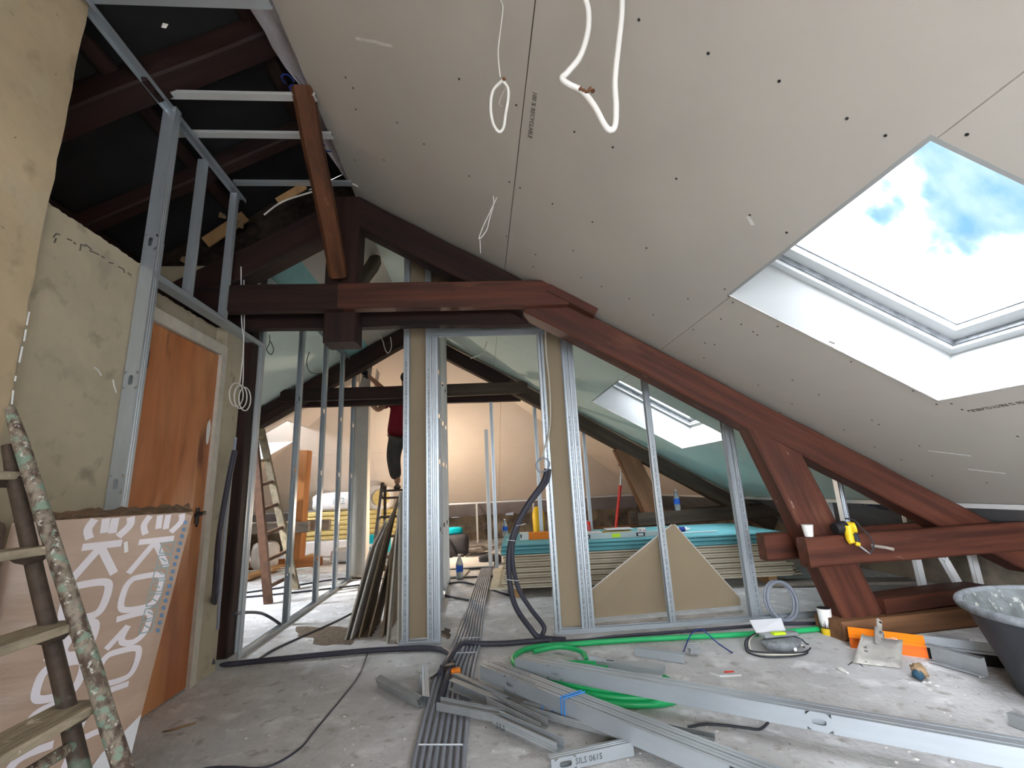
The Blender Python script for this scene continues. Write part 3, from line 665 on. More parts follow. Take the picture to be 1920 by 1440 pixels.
# furring channels across the open void
FR = thing('ceiling_furring', (-1.3, 2.5, 3.4), 'metal furring channels spanning the open roof void', 'ceiling frame')
for (x0, y) , x1 in zip(((-1.80,1.775),(-1.97,2.31),(-1.97,2.61),(-1.76,3.09)), (-.93,-.90,-.90,-.90)):
    cchan('furring_channel', (x0, y, 3.405), (x1, y, 3.405), (0,0,1), web=.047, fl_=.018, m='white_track' if y > 2.2 and y < 3 else 'galvanised', parent=FR)
# far partition and small inner partition
G = thing('stud_partition', (.4, 6.3, 0), 'distant stud framing seen through the doorway', 'partition')
for x, z1 in ((.17,2.35),(.79,2.24),(1.47,1.95)): cchan('stud', (x, 6.36, .003), (x, 6.36, z1), (1,0,0), fl_=.045, parent=G)
cchan('stud', (.085, 6.36, .1), (.085, 6.36, 1.9), (1,0,0), fl_=.05, m='white_track', web=.07, parent=G, holes=(.72, 1.1, 1.6))
G2 = thing('stud_partition', (-.41, 4.6, 0), 'stud framing along the passage just inside the doorway', 'partition')
for y, m in ((4.35,'galvanised'),(5.0,'galvanised'),(5.6,'white_track'),(6.0,'white_track')):
    cchan('stud', (-.43, y, .003), (-.43, y, topz(-.43)-.02), (0,1,0), fl_=.045, m=m, parent=G2, holes=(.7,1.4,1.9,2.4))
cchan('floor_track', (-.43, 4.2, .001), (-.43, 6.1, .001), (0,0,1), web=.05, fl_=.03, lip=0, parent=G2)
# low eave framing (right) and back
K = thing('knee_framing', (3.55, 3.6, 0), 'low eave framing behind the drill beam', 'partition')
for i, (x0, y0, z0, x1, y1, z1) in enumerate([(3.57,3.70,.003,3.57,3.70,.80),(4.2,3.86,.003,3.57,3.12,.80),(3.57,4.55,.003,3.57,4.55,.80),(3.98,3.62,.003,3.98,3.62,.56)]):
    if i == 1: x0, y0, y1 = 3.75, 3.50, 3.62
    cchan('stud', (x0, y0, z0), (x1, y1, z1), (0,1,0), fl_=.036, m='white_track', parent=K, holes=(.42,))
K2 = thing('knee_framing', (0, HY, 0), 'thin white framing below the far sloping ceiling', 'partition')
for x in (-3.4,-2.2,-1.0,-.1,1.1,2.3): cchan('stud', (x, HY, .003), (x, HY, .80), (1,0,0), fl_=.036, m='white_track', parent=K2)
# leaning triangle of plasterboard
tri = [fl(1108,1172,.03), fl(1420,1142,.03), atY(1415,1128,3.93), atY(1268,985,3.79), atY(1262,984,3.79), atY(1110,1135,3.86)]
a = V((.80,3.93,.035)); b = V((2.16,3.99,.035))
tri = [a, b, b+V((.0,-.01,.06)), V((1.585,3.775,.735)), V((1.56,3.775,.735)), a+V((0,-.02,.17))]
o = MB().prism(tri, (0,.0125,.003)).build('plasterboard_offcut', 'board_back'); tag(o, 'triangular brown plasterboard offcut leaning behind the studs', 'plasterboard')
eo = MB().bar(tri[5]+V((0,.006,0)), tri[4]+V((0,.006,.001)), .014, .006, (-1,0,1)).bar(tri[3]+V((0,.006,.001)), tri[2]+V((0,.006,0)), .014, .006, (1,0,1)).build('cut_edge', 'gypsum_edge', o)
# the nearly empty opening right: floor boards behind
# leaning offcut boards left of the doorway
LB = [((-1.085,.64),.045,'board_face'),((-1.045,.68),.06,'gypsum_edge'),((-.985,.80),.02,'board_brown'),((-.915,.86),.0,'board_brown'),((-.80,.62),.10,'board_brown'),((-.775,.55),-.06,'board_brown'),((-.735,1.10),-.10,'board_face'),((-.655,1.02),-.05,'board_face')]
rd = random.Random(2)
for i, ((xb, hgt), yo, m) in enumerate(LB):
    lean = [.20,.205,.19,.20,.07,.05,.085,.02][i]
    yf = 3.96 - yo*.3 + (0.02 if i > 5 else 0)
    xt = min(xb + lean*hgt/.62*0.95, -.648-(.0 if i < 7 else 0)+.0); dep = .42+.1*rd.random()
    if i in (6, 7): dep = .12
    yk = yf+dep
    poly = [V((xb,yf,.002)), V((xb,yk,.002)), V((xt,yk,hgt*1.35)), V((xb+(xt-xb)*.86,yf,hgt))]
    if i in (6, 7): poly = [V((xb,3.78 if i else 0,.002)), V((xb,3.78+dep,.002)), V((xt,3.78+dep,hgt)), V((xt,3.78,hgt))]
    o = MB().prism(poly, (.0125,0,.003)).build('plasterboard_offcut', m)
    names = ['grey board offcut leaning left of the doorway, outermost','pale-edged board offcut leaning second from the outside','dark board offcut leaning third in the row','dark board offcut leaning fourth in the row','short dark offcut low behind the tall strip','shortest dark offcut at the foot of the tall strip','tall pale strip of board leaning on the stud','narrow pale strip of board closest to the stud']
    tag(o, names[i], 'plasterboard')
# ================================================================== DOOR on the left
DX = WXL-.018
dr = struct(MB().box((DX-.05, 2.50, .01), (DX-.012, 3.20, 2.10)).build('door_1', 'door_veneer'))
fr = MB(); fr.box((DX-.07, 3.20, 0), (DX+.012, 3.262, 2.18)); fr.box((DX-.07, 2.435, 0), (DX+.012, 2.50, 2.18)); fr.box((DX-.07, 2.50, 2.105), (DX+.012, 3.20, 2.18)); fr.build('door_frame', 'door_frame', dr)
hd = MB(); hd.bar((DX-.012, 3.135, 1.03), (DX+.03, 3.135, 1.03), .018, .018); hd.bar((DX+.032, 3.145, 1.032), (DX+.035, 3.04, 1.018), .014, .022); hd.build('door_handle', 'black', dr, bevel=.003)
hd = MB(); hd.box((DX-.012, 3.118, .965), (DX-.004, 3.15, 1.065)); hd.lathe([(.010,0),(.010,.004)], (DX-.010, 3.138, .955), 10, ax=(1,0,0)); hd.build('lock_plate', 'black', dr)
for z in (1.87, ): MB().tube([(DX+.014, 2.497, z-.05), (DX+.014, 2.497, z+.05)], .008, 8).build('hinge', 'black', dr)
sp = MB(); rd = random.Random(1); c = atX(391, 810, DX-.010); pts = []
for k in range(14):
    t = 2*math.pi*k/14; pts.append(V((DX-.0118, c.y + .022*math.cos(t)*(1+rd.uniform(-.2,.2)), c.z + .085*math.sin(t)*(1+rd.uniform(-.1,.1)))))
sp.prism(pts, (.001,0,0)); sp.build('filler_patch', 'white_paint', dr)
# added dark upright standing for the shadow gap between plaster strip and stud
o = beam('gap_shade_post', 'timber_dark', (LX-.02, 3.565, 0), (LX-.02, 3.565, 2.52), .10, .08, (1,0,0)); tag(o, 'dark upright standing for the shadow gap between plaster strip and first stud', 'post')
MB_ = MB().box((LX-.06,3.50,.0),(LX+.03,3.64,.06)).build('floor_batten', 'reveal_white'); tag(MB_, 'short white batten at the foot of the dark upright', 'batten')
# graffiti and scratches on the plaster wall
mk = MB()
for seg in ([(100,445),(106,438),(112,440)],[(102,455),(105,447)],[(126,448),(134,451)],[(138,454),(142,458)],[(150,470),(152,458),(160,462)],[(160,458),(172,468)],[(168,470),(178,474),(186,478)],[(190,480),(196,484)],[(205,492),(212,494)],[(222,500),(232,505),(234,512)],[(240,512),(246,516)]):
    pts = [atX(x, y, WXL-.0185) for x, y in seg]; mk.tube(pts, .0028, 5)
mk.build('wall_markings', 'print_ceiling', None); tag(D.objects['wall_markings'], 'dark scribbled marks near the top of the plaster wall', 'marking'); 
mk = MB()
for seg in ([(55,585),(50,610)],[(49,618),(45,640)],[(42,650),(36,680)],[(30,705),(28,715)],[(25,732),(22,758)],[(176,688),(184,694),(190,704)],[(212,712),(214,724),(218,736)]):
    mk.tube([atX(x, y, WXL+.0205 if x < 60 else WXL-.0185) for x, y in seg], .0035, 5)
o = mk.build('wall_scratches', 'white_paint'); tag(o, 'white plaster scratches on the left wall', 'marking')
# ================================================================== plastic membrane at the board edge
def sheet(name, pts_grid, m, th=.002, parent=None):
    rows, colsn = len(pts_grid), len(pts_grid[0]); mb = MB()
    mb.add([p for r in pts_grid for p in r], [(j*colsn+i, j*colsn+i+1, (j+1)*colsn+i+1, (j+1)*colsn+i) for j in range(rows-1) for i in range(colsn-1)])
    o = mb.build(name, m, parent, smooth=True); s = o.modifiers.new('th', 'SOLIDIFY'); s.thickness = th; return o
rd = random.Random(11)
g = []
for i in range(15):
    y = 1.45 + 1.72*i/14; wd = (.30*(1-abs(i/14-.15)/.85)*(.8 if i < 5 else .62)) + .05
    if 8 <= i <= 9: wd *= .45
    if i > 9: wd = .16 - .05*abs(i-11)
    row = []
    for k in range(7):
        s = k/6; row.append(V((RX+.01 - wd*s*1.0 + .012*math.sin(i*1.9+k), y + .03*math.sin(k*1.7+i), ZT-.002 + .16*math.sin(s*math.pi*.8)*wd/.3 + .30*s*wd/.3*.6 + rd.uniform(-.008,.008))))
    g.append(row)
mem = sheet('vapour_membrane', g, 'membrane'); tag(mem, 'torn wrinkled vapour membrane hanging along the plasterboard edge', 'membrane')
text('printed_text', 'CO', .10, (RX-.10, 2.16, 3.425), (.25,.95,0), (-1,.3,0), 'navy', mem)
text('printed_text', 'NA', .12, (RX-.115, 2.62, 3.42), (.35,.95,0), (-1,.4,0), 'navy', mem)
# ================================================================== PLASTERBOARD STACK
ORD = 'lowest second third fourth fifth sixth seventh eighth ninth tenth eleventh twelfth thirteenth fourteenth fifteenth sixteenth seventeenth eighteenth nineteenth twentieth twenty-first twenty-second twenty-third twenty-fourth twenty-fifth twenty-sixth'.split()
S0 = V((.20, 4.93, 0)); ax = V((2.95, -.24, 0)).normalized(); ay = V((-ax.y, ax.x, 0))
rd = random.Random(21); z = .09; nb = 33
for i in range(3):
    o = beam('pallet_bearer', 'pine', S0 + ax*(.15+1.3*i) + ay*.03 + V((0,0,.045)), S0 + ax*(.15+1.3*i) + ay*1.2 + V((0,0,.045)), .09, .085); tag(o, ['left','middle','right'][i]+' wooden bearer under the plasterboard stack', 'bearer', 'bearers under the plasterboard stack')
th = (.515-.09)/nb
for i in range(nb):
    teal = i >= nb-8; top = i == nb-1
    dx, dy = rd.uniform(-.012, .012), rd.uniform(-.012, .012)
    if i < 7: dx += rd.uniform(.0,.07)*(1 if i % 2 else -.6)
    x0 = (.02 if not teal else .0) + dx; x1 = (2.98 if i < 10 else 2.90) + dx; y0 = dy; y1 = 1.2+dy
    if teal: x1 = 2.93
    if i < 2: x0 -= .12
    pts = [S0 + ax*x0 + ay*y0, S0 + ax*x1 + ay*y0, S0 + ax*x1 + ay*y1, S0 + ax*x0 + ay*y1]
    mb = MB(); mb.prism([p + V((0,0,z+.0008)) for p in pts], (0,0,th-.0016))
    m = 'board_teal' if (teal and (i % 3 != 1 or top)) else 'board_teal_dark' if teal else ('board_edge','board_edge2','board_edge','board_brown')[i % 4]
    o = mb.build('plasterboard_sheet', m, None); z += th
    if top: tag(o, 'turquoise plasterboard sheet on top of the stack under the tools', 'plasterboard')
    elif teal: tag(o, 'turquoise plasterboard sheet, ' + ORD[nb-1-i] + ' from the top of the stack', 'plasterboard', 'turquoise sheets in the stack')
    else: tag(o, 'beige plasterboard sheet, ' + ORD[i] + ' from the bottom of the stack', 'plasterboard', 'beige sheets in the stack')
ZS = z
def stk(x, y, Y): return atY(x, y, Y)
def top(x, y, dz=0): return fl(x, y, ZS+dz)
# tools on the stack
p = top(1078, 1014); 
def obox(name, c, ax_, L_, W_, H_, m, parent=None, bevel=.004):
    ax_ = V(ax_).normalized(); ay_ = V((-ax_.y, ax_.x, 0)); mb = MB(); c = V(c)
    q = [c - ax_*L_/2 - ay_*W_/2, c + ax_*L_/2 - ay_*W_/2, c + ax_*L_/2 + ay_*W_/2, c - ax_*L_/2 + ay_*W_/2]
    return mb.prism(q, (0,0,H_)).build(name, m, parent, bevel=bevel)
c = top(1012, 1011); c.y += .02
r = thing('sealant_box', c, 'white and orange tool box lying on the stack left end', 'box'); r.location = c
obox('body', c, ax, .30, .10, .075, 'orange', r); obox('end_cap', c - ax*.17, ax, .10, .104, .08, 'white_plastic', r); obox('grip_hole', c - ax*.205 - ay*.055 + V((0,0,.025)), ax, .014, .01, .04, 'black', r)
lv = thing('spirit_level', top(1150,1006), 'grey spirit level lying along the stack front edge', 'level')
c = S0 + ax*1.30 + ay*.13 + V((0,0,ZS+.001)); obox('body', c, ax, .95, .028, .06, 'level_grey', lv); 
for dx, m in ((-.40,'black'),(.18,'black'),(-.08,'lime')): obox('vial', c + ax*dx - ay*.016 + V((0,0,.012)), ax, .09, .006, .036, m, lv, 0)
for dx in (-.40,.18): obox('vial_glass', c + ax*dx - ay*.020 + V((0,0,.018)), ax, .055, .004, .022, 'frame_white', lv, 0)
cn = thing('red_can', c, 'red drinks can standing on the plasterboard stack', 'can'); p = S0 + ax*1.02 + ay*.75 + V((0,0,ZS+.001)); cn.location = p
MB().lathe([(.028,0),(.033,.01),(.033,.12),(.027,.14)], p, 20).build('body', 'red', cn, True); MB().lathe([(.027,.14),(.026,.142)], p, 20).build('lid', 'galvanised', cn)
MB().tube([p+V((-.006,-.034,.03)), p+V((.006,-.034,.06)), p+V((-.006,-.034,.10))], .003, 5).build('printed_stripe', 'white_plastic', cn)
p = S0 + ax*.98 + ay*.42 + V((0,0,ZS+.001)); o = obox('flat_case', p, ax, .26, .16, .035, 'magenta'); tag(o, 'dark pink flat case beside the red can on the stack', 'case'); obox('lid', p+V((0,0,.036)), ax, .27, .17, .012, 'wrap_white', o)
p = S0 + ax*1.30 + ay*.45 + V((0,0,ZS+.001)); o = obox('cardboard_box', p, ax, .30, .18, .045, 'wool_yellow'); tag(o, 'flat yellow box with white lid on the plasterboard stack', 'box'); obox('lid', p+V((.02,0,.06)), ax, .30, .18, .010, 'wrap_white', o)
p = S0 + ax*.86 + ay*.55 + V((0,0,ZS+.001)); o = MB().lathe([(.03,0),(.032,.06),(.032,.07)], p, 16).build('plastic_cup', 'white_plastic'); tag(o, 'white cup standing on the stack behind the stud', 'cup')
p = S0 + ax*1.46 + ay*.09 + V((0,0,ZS+.001)); mg = MB().lathe([(.042,0),(.043,.002),(.043,.085),(.040,.087)], p+V((.06,.09,0)), 20).build('mug', 'white_plastic'); tag(mg, 'white mug with printed letters on the stack', 'mug')
q_ = p+V((.06,.09,0)) + V((-.036,-.046,.058)); text('printed_text', 'S', .042, q_, (1,0,0), (0,0,1), 'black', mg); text('printed_text', 'DA', .042, q_+V((0,0,-.036)), (1,0,0), (0,0,1), 'black', mg)
hq = q_+V((.052,-.001,-.002)); hp = [V((math.sin(t)**3*.016, 0, (13*math.cos(t)-5*math.cos(2*t)-2*math.cos(3*t)-math.cos(4*t))*.001)) for t in [k*math.pi/8 for k in range(16)]]
MB().prism([hq+h for h in hp], (0,-.0015,0)).build('heart', 'red', mg)
p = S0 + ax*1.86 + ay*.40 + V((0,0,ZS+.032)); ct = MB(); ct.lathe([(.026,0),(.026,.21),(.012,.215),(.008,.25)], p, 16, ax=ax); o = ct.build('sealant_cartridge', 'white_plastic', None, True); tag(o, 'white sealant cartridge lying on the turquoise sheets', 'cartridge'); MB().lathe([(.0268,.12),(.0268,.19)], p, 16, ax=ax).build('printed_band', 'navy', o)
p = S0 + ax*2.0 + ay*.30 + V((0,0,ZS+.002)); o = obox('white_lath', p, ax, .75, .03, .008, 'wrap_white'); tag(o, 'long thin white lath lying on the turquoise sheets', 'lath')
# bottles behind the stack
def bottle(p, label, h=.30, r=.04, g=None):
    b = thing('water_bottle', p, label, 'bottle', g)
    MB().lathe([(r*.9,0),(r,.01),(r,h*.62),(r*.55,h*.82),(r*.32,h*.88),(r*.32,h*.95)], p, 18).build('body', 'bottle', b, True)
    MB().lathe([(r*1.02,h*.30),(r*1.02,h*.56)], p, 18).build('label_sleeve', 'blue_label', b, True)
    MB().lathe([(r*.36,h*.95),(r*.36,h*1.0)], p, 12).build('cap', 'white_plastic', b)
bottle(fl(862, 1086), 'blue-labelled water bottle standing on the passage floor', .30, .045)
bottle(S0 + ax*.02 + ay*.9 + V((0,0,ZS+.001)), 'water bottle on the back left of the plasterboard stack', .20, .032)
bottle(V((2.62, 6.08, .69)), 'water bottle standing on the far low beam', .27, .04)
r = thing('canister', fl(822,1122), 'grey spray can with black collar standing inside the doorway', 'can'); p = fl(820,1122)
r.location = p; MB().lathe([(.034,0),(.036,.01),(.036,.22),(.028,.235)], p, 18).build('body', 'bag_clear', r, True); MB().lathe([(.030,.235),(.030,.262),(.012,.27)], p, 14).build('collar', 'black', r); MB().lathe([(.026,.27),(.028,.30)], p, 12).build('cap', 'white_plastic', r)
# ================================================================== CABLES on the floor
for i in range(8):
    u = i/7.0
    def lat(xc, y, w): return fl(xc + (u-.5)*w, y, .013)
    top_ = .012 + (.0 if i % 2 else .001)
    pts = [lat(818,1475,100), lat(824,1420,92), lat(832,1370,84), lat(841,1320,76) , lat(850,1275,68), lat(862,1240,58), lat(874,1212,48), lat(882,1185,40), lat(890,1150,32), lat(900,1110,27), lat(908,1082,22), lat(914,1060,16), lat(925,1040,12)]
    o = cable('cable_conduit', pts, .0105, 'conduit_grey', n=10); tag(o, ['leftmost','second from left','third from left','fourth from left','fourth from right','third from right','second from right','rightmost'][i] + ' grey conduit of the flat floor bundle', 'conduit', 'conduits in the floor bundle')
def ties(p0, p1, label, r=.0035, lift=.02):
    a, b = fl(*p0, lift), fl(*p1, lift); mid = (a+b)/2
    o = MB().tube([V((a.x,a.y,.004)), a+V((0,0,.004)), b+V((0,0,.004)), V((b.x,b.y,.004))], r, 6).build('zip_tie', 'zip_tie'); tag(o, label, 'cable tie'); return o
ties((785,1398),(868,1398), 'grey cable tie across the conduit bundle nearest the camera'); ties((842,1226),(892,1224), 'grey cable tie across the bundle where the dark hose joins'); ties((864,1198),(900,1196), 'grey cable tie across the bundle in front of the doorway')
# dark hose, left
cable('hose', [atX(440,845,-1.70), atX(428,905,-1.70), atX(412,1000,-1.68), atX(404,1100,-1.67), fl(396,1180,.10), fl(392,1225,.03), fl(415,1245,.03), fl(480,1240,.022), fl(600,1228,.022), fl(690,1220,.022), fl(760,1216,.022), fl(815,1216,.022), fl(842,1226,.028), fl(846,1246,.035), fl(838,1270,.040), fl(822,1320,.016)], .018, 'conduit_dark', 'thick dark hose running from the door along the floor', 'hose', n=12)
cable('hose', [fl(400,1245,.05), atY(392,1200,3.5), atY(410,1165,3.55), atY(445,1150,3.6), fl(490,1150,.15), fl(522,1168,.05), fl(526,1176,.02)], .012, 'conduit_dark', 'dark hose arched over the foot of the left studs', 'hose', n=10)
cable('conduit', [atX(442,820,-1.71), atX(436,870,-1.72), atX(425,960,-1.71), atX(416,1060,-1.70), atX(408,1180,-1.69)], .010, 'conduit_grey', 'thin grey conduit hanging beside the door jamb', 'conduit')
# middle hose, hanging loop from the doorway stud
cable('hose', [fl(826,1262,.045), fl(848,1225,.055), fl(868,1206,.05), fl(900,1207,.024), fl(950,1206,.020), fl(1000,1202,.020), fl(1035,1200,.020)], .018, 'conduit_dark', 'dark hose crossing the floor bundle in front of the doorway', 'hose', n=12)
for k, (dx, r_) in enumerate(((0, .020), (10, .017))):
    cable('hose', [atY(1025+dx*.5,880,3.62), atY(1018+dx*.6,905,3.60), atY(990+dx*.3,945,3.58), atY(966+dx*.4,990,3.58), atY(954+dx*.6,1040,3.58), atY(957+dx*1.4,1100,3.58), atY(968+dx*2.6,1140,3.58), atY(992+dx*2.8,1175,3.60), fl(1012+dx*.6,1195,.03), fl(1060,1200,.024)], r_, 'conduit_dark', ['outer of the two thick dark hoses looping down from the doorway stud','inner of the two thick dark hoses looping down from the doorway stud'][k], 'hose', n=12)
for k, (x0, y0, x1, y1) in enumerate(((968,986,986,982),(949,1012,966,1014),(948,1086,972,1089))):
    a, b = atY(x0,y0,3.555), atY(x1,y1,3.555); o = MB().tube([a, (a+b)/2+V((0,-.012,0)), b], .003, 6).build('zip_tie', 'zip_tie'); tag(o, ['upper','middle','lower'][k]+' grey cable tie around the hanging dark hoses', 'cable tie')
cable('conduit', [fl(1030,1204,.016), fl(1100,1200,.012), fl(1160,1193,.012), fl(1280,1184,.012), fl(1430,1172,.012), fl(1530,1168,.012)], .011, 'conduit_dark', 'dark conduit along the floor track right of the doorway', 'conduit')
# grey ring coil standing at the right stud
rc = MB(); c = V((2.30, 3.62, .145)); pts = [c + V((math.cos(t)*.115, math.sin(t)*.02, math.sin(t)*.135)) for t in [2*math.pi*k/28 for k in range(28)]]
rc.tube(pts, .013, 10, closed=True); rc.tube([p+V((-.012,.022,.0)) for p in pts], .011, 10, closed=True); o = rc.build('cable_coil', 'conduit_grey', None, True); tag(o, 'grey cable coil standing upright against the right stud', 'cable coil')
# green conduit and its coil
cable('green_conduit', [fl(985,1262,.05), fl(962,1240,.04), fl(975,1222,.03), fl(1010,1212,.020), fl(1070,1208,.020), fl(1180,1200,.020), fl(1340,1192,.020), fl(1480,1184,.020), fl(1545,1178,.020)], .017, 'conduit_green', 'long green conduit running right along the floor', 'conduit', n=12)
cc = V(fl(1130,1292,0)); 
for k in range(6):
    a_ = .50 - .030*k; b_ = .20 - .018*k; z_ = .018 + .022*(k % 3); pts = []
    for j in range(33):
        t = math.radians(55) + math.radians(285)*j/32 + .08*k
        t = -t
        pts.append(cc + V((math.cos(t+math.pi/2)*a_*.82, math.sin(t+math.pi/2)*b_*1.0, z_)))
    rot = Matrix.Rotation(math.radians(-27), 3, 'Z'); pts = [cc + rot @ (p-cc) for p in pts]
    o = MB().tube(pts, .017, 10).build('green_coil_turn', 'conduit_green', None, True)
    if k == 0: coil = thing('green_conduit_coil', cc, 'flattened coil of green conduit under the metal profiles', 'conduit coil')
    adopt(o, coil)
o = cable('green_conduit', [fl(1000,1222,.05), fl(1050,1213,.05), fl(1090,1222,.045), fl(1100,1238,.035)], .015, 'conduit_green'); tag(o, 'short green conduit bend beside the upper profile bundle', 'conduit')
# thin cable crossing floor, foreground left
cable('thin_cable', [fl(692,1215,.03), fl(684,1240,.006), fl(672,1268,.005), fl(640,1310,.005), fl(590,1370,.005), fl(560,1405,.005), fl(500,1438,.005), fl(430,1438,.006), fl(380,1442,.006), fl(330,1470,.006)], .0045, 'conduit_dark', 'thin dark cable curving over the floor in the left foreground')
cable('thin_cable', [fl(480,1240,.005), fl(520,1215,.005), fl(620,1170,.005), fl(660,1150,.005), fl(720,1120,.005)], .009, 'conduit_dark', 'dark cable lying along the left floor track', n=8)
for k, pl_ in enumerate(([(455,1112),(540,1100),(640,1085),(720,1085)],[(455,1120),(560,1110),(700,1094)],[(820,1100),(870,1092),(960,1118)],[(815,1112),(850,1120),(905,1130)],[(830,1085),(880,1082),(945,1080)])):
    cable('thin_cable', [fl(x, y, .012) for x, y in pl_], .010, 'black_rubber', ['black cable crossing the left room floor','second black cable beside the one crossing the left room','black cable crossing the passage floor near the bottle','black cable curving below the passage bottle','black cable behind the passage bottle'][k])
# ================================================================== METAL PROFILES on the floor
def bundle(p_near0, p_near1, n, z0, web, label, gname, tie=None, pitch=.0225, up2=None, dirn=-1):
    """n nested C profiles lying side by side: web vertical, flange on top; p_near = px of the near top edge"""
    a = fl(*p_near0, z0+web); b = fl(*p_near1, z0+web)
    d = (b-a).normalized(); side = V((-d.y, d.x, 0))
    if side.y < 0: side = -side
    b = a + d*((b-a).length+.9 if p_near1[0] > 1300 else (b-a).length)
    for i in range(n):
        o0 = side*(pitch*i) ; rdx = random.Random(i*7+int(a.x*100)).uniform(-.02, .03)
        p0 = a + o0 + d*(rdx if i else 0); p1 = b + o0
        p0 = V((p0.x, p0.y, z0+web/2 + .0014*(i % 2))); p1 = V((p1.x, p1.y, z0+web/2 + .0014*(i % 2)))
        s = cchan('metal_profile', p0, p1, side, web=web, fl_=.0165, holes=(.25,1.45,2.4) if i == 0 else (), lip=.0, groove=False, m='galvanised')
        tag(s, label[0] if i == 0 else label[1].replace('row %d back from', ['','directly behind','second behind','third behind','fourth behind'][i]), 'profile', gname)
        if up2 is None and (i != 2):
            stud_text(s, p0+V((0,0,web/2+.001))+side*.006+d*.05, p0+V((0,0,web/2+.001))+side*.006+d*(1.25-.1*i), .004, (0,0,1), size=.010)
        if i == 0: del s['group']
    return a, b, d, side
A = bundle((900,1247), (1385,1442), 5, .045, .070, ('front galvanised profile of the nearer bundle, oval hole in its side','profile of the nearer floor bundle, row %d back from the front one'), 'profiles in the nearer bundle')
B = bundle((965,1235), (1920,1404), 4, .075, .070, ('front galvanised profile of the farther long bundle','profile of the farther floor bundle, row %d back from the front one'), 'profiles in the farther bundle', up2=1)
def prof(p0, p1, z, open_dir, label, web=.048, f=.036, holes=(), lip=.005, m='galvanised_dull', extra=None, z1=None):
    a, b = fl(*p0, z), fl(*p1, z1 if z1 is not None else z); s = cchan('metal_profile', a, b, open_dir, web=web, fl_=f, holes=holes, lip=lip, m=m); tag(s, label, 'profile'); return s, a, b
prof((706,1280),(784,1322), .026, (.55,.5,.3), 'short cut profile lying alone, farthest left on the floor')
prof((800,1258),(803,1316), .026, (-1,0,.25), 'short profile stub pointing at the camera left of the cables', holes=(.19,), m='galvanised')
prof((855,1262),(950,1308), .050, (0,-.4,-1), 'green-tinged cut profile beside the orange clamp')
prof((850,1280),(952,1322), .062, (-.4,-1,0), 'cut profile with square hole lying across the conduits', holes=(.36,), z1=.03)
prof((822,1326),(944,1350), .050, (.1,-.2,1), 'flat cut profile resting on the conduit bundle', z1=.02)
prof((920,1318),(1022,1368), .030, (-.3,.2,1), 'cut profile lying behind the lettered one')
s, a, b = prof((930,1352),(1052,1408), .028, (-.2,.2,1), 'lettered cut profile nearest the cable bundle', m='galvanised'); d = (b-a).normalized()
text('printed_text', 'SILS', .035, a+d*.02+V((0,0,.0))+V((-.5,-.85,0)).normalized()*.026, d, (0,0,1), 'print_dark', s)
s, a, b = prof((1034,1438),(1188,1404), .028, (.2,1,0), 'bright cut profile with oval hole at the bottom edge', web=.048, f=.040, holes=(.06,), m='galvanised'); d = (b-a).normalized()
text('printed_text', 'SILS 0615', .030, a+d*.10+V((.17,-.98,0))*.002+V((0,0,.0)), d, (0,0,1), 'print_dark', s)
prof((1085,1232),(1245,1250), .035, (0,0,-1), 'short wide profile with oval hole behind the farther bundle', web=.07, f=.04, holes=(.20,), m='galvanised')
s, a, b = prof((1190,1222),(1283,1236), .028, (0,1,0), 'small lettered profile piece lying behind the bundles', m='galvanised'); text('printed_text', '0-STIL - 06', .034, a+V((.03,-.002,0)), (b-a), (0,0,1), 'print_dark', s)
prof((1292,1222),(1312,1221), .028, (0,-.3,1), 'tiny profile stub beside the blue strap')
prof((978,1330),(1225,1398), .020, (0,0,1), 'flat profile tied with a blue strap under the nearer bundle', web=.05, f=.03)
prof((945,1290),(1290,1420), .030, (.3,1,0), 'long thin profile under the nearer bundle', web=.03, f=.03)
prof((1890,1348),(1930,1362), .028, (0,1,0), 'profile piece at the right edge of the floor'); 
prof((1755,1190),(1815,1200), .060, (0,0,-1), 'profile leaning beside the tub, the upper one', web=.05)
prof((1745,1222),(1850,1250), .055, (0,-1,0), 'grey profile reaching from the orange channel to the tub', web=.09, f=.04)
prof((1240,1370),(1340,1390), .012, (0,0,1), 'small olive profile lying between the bundles', web=.05, f=.02)
tb = MB(); a, b, d, side = A
for off in (0, .02):
    q0 = a + d*(.62+off); tb.tube([q0+side*-.004+V((0,0,-.07)), q0+side*-.004+V((0,0,.004)), q0+side*.115+d*.03+V((0,0,.004)), q0+side*.12+d*.03+V((0,0,-.05))], .0035, 6)
o = tb.build('blue_strap', 'blue_tie'); tag(o, 'blue strap tied round the nearer profile bundle', 'strap')
o = MB().tube([fl(1016,1322,.05), fl(1018,1335,.03), fl(1030,1340,.01), fl(1038,1330,.05)], .0035, 6).build('blue_strap', 'blue_tie'); tag(o, 'blue strap end lying below the nearer bundle', 'strap')
cable('blue_strap', [fl(1282,1222,.01), fl(1290,1200,.05), fl(1300,1185,.09), fl(1318,1182,.09), fl(1345,1205,.03), fl(1373,1224,.006)], .004, 'navy', 'dark blue strap arching over the floor by the green conduit', 'strap')
o = cable('metal_hook', [fl(1290,1363,.008), fl(1320,1358,.01), fl(1360,1360,.01), fl(1400,1365,.012), fl(1425,1367,.012), fl(1440,1355,.012)], .006, 'black_rubber', 'dark bent rod lying behind the nearer bundle', 'rod')
# orange clamp tool
r = thing('orange_clamp', fl(848,1255), 'small orange and black clamp lying on the conduit bundle', 'tool'); c = fl(850,1262,.03)
obox('jaw', c, (1,.1,0), .085, .05, .022, 'orange', r); obox('grip', c+V((-.035,.03,.012)), (1,.3,0), .09, .045, .025, 'black', r); MB().tube([c+V((-.06,.02,.01)), c+V((-.10,0,.0)), c+V((-.13,-.02,-.012))], .006, 6).build('spring_arm', 'black', r)
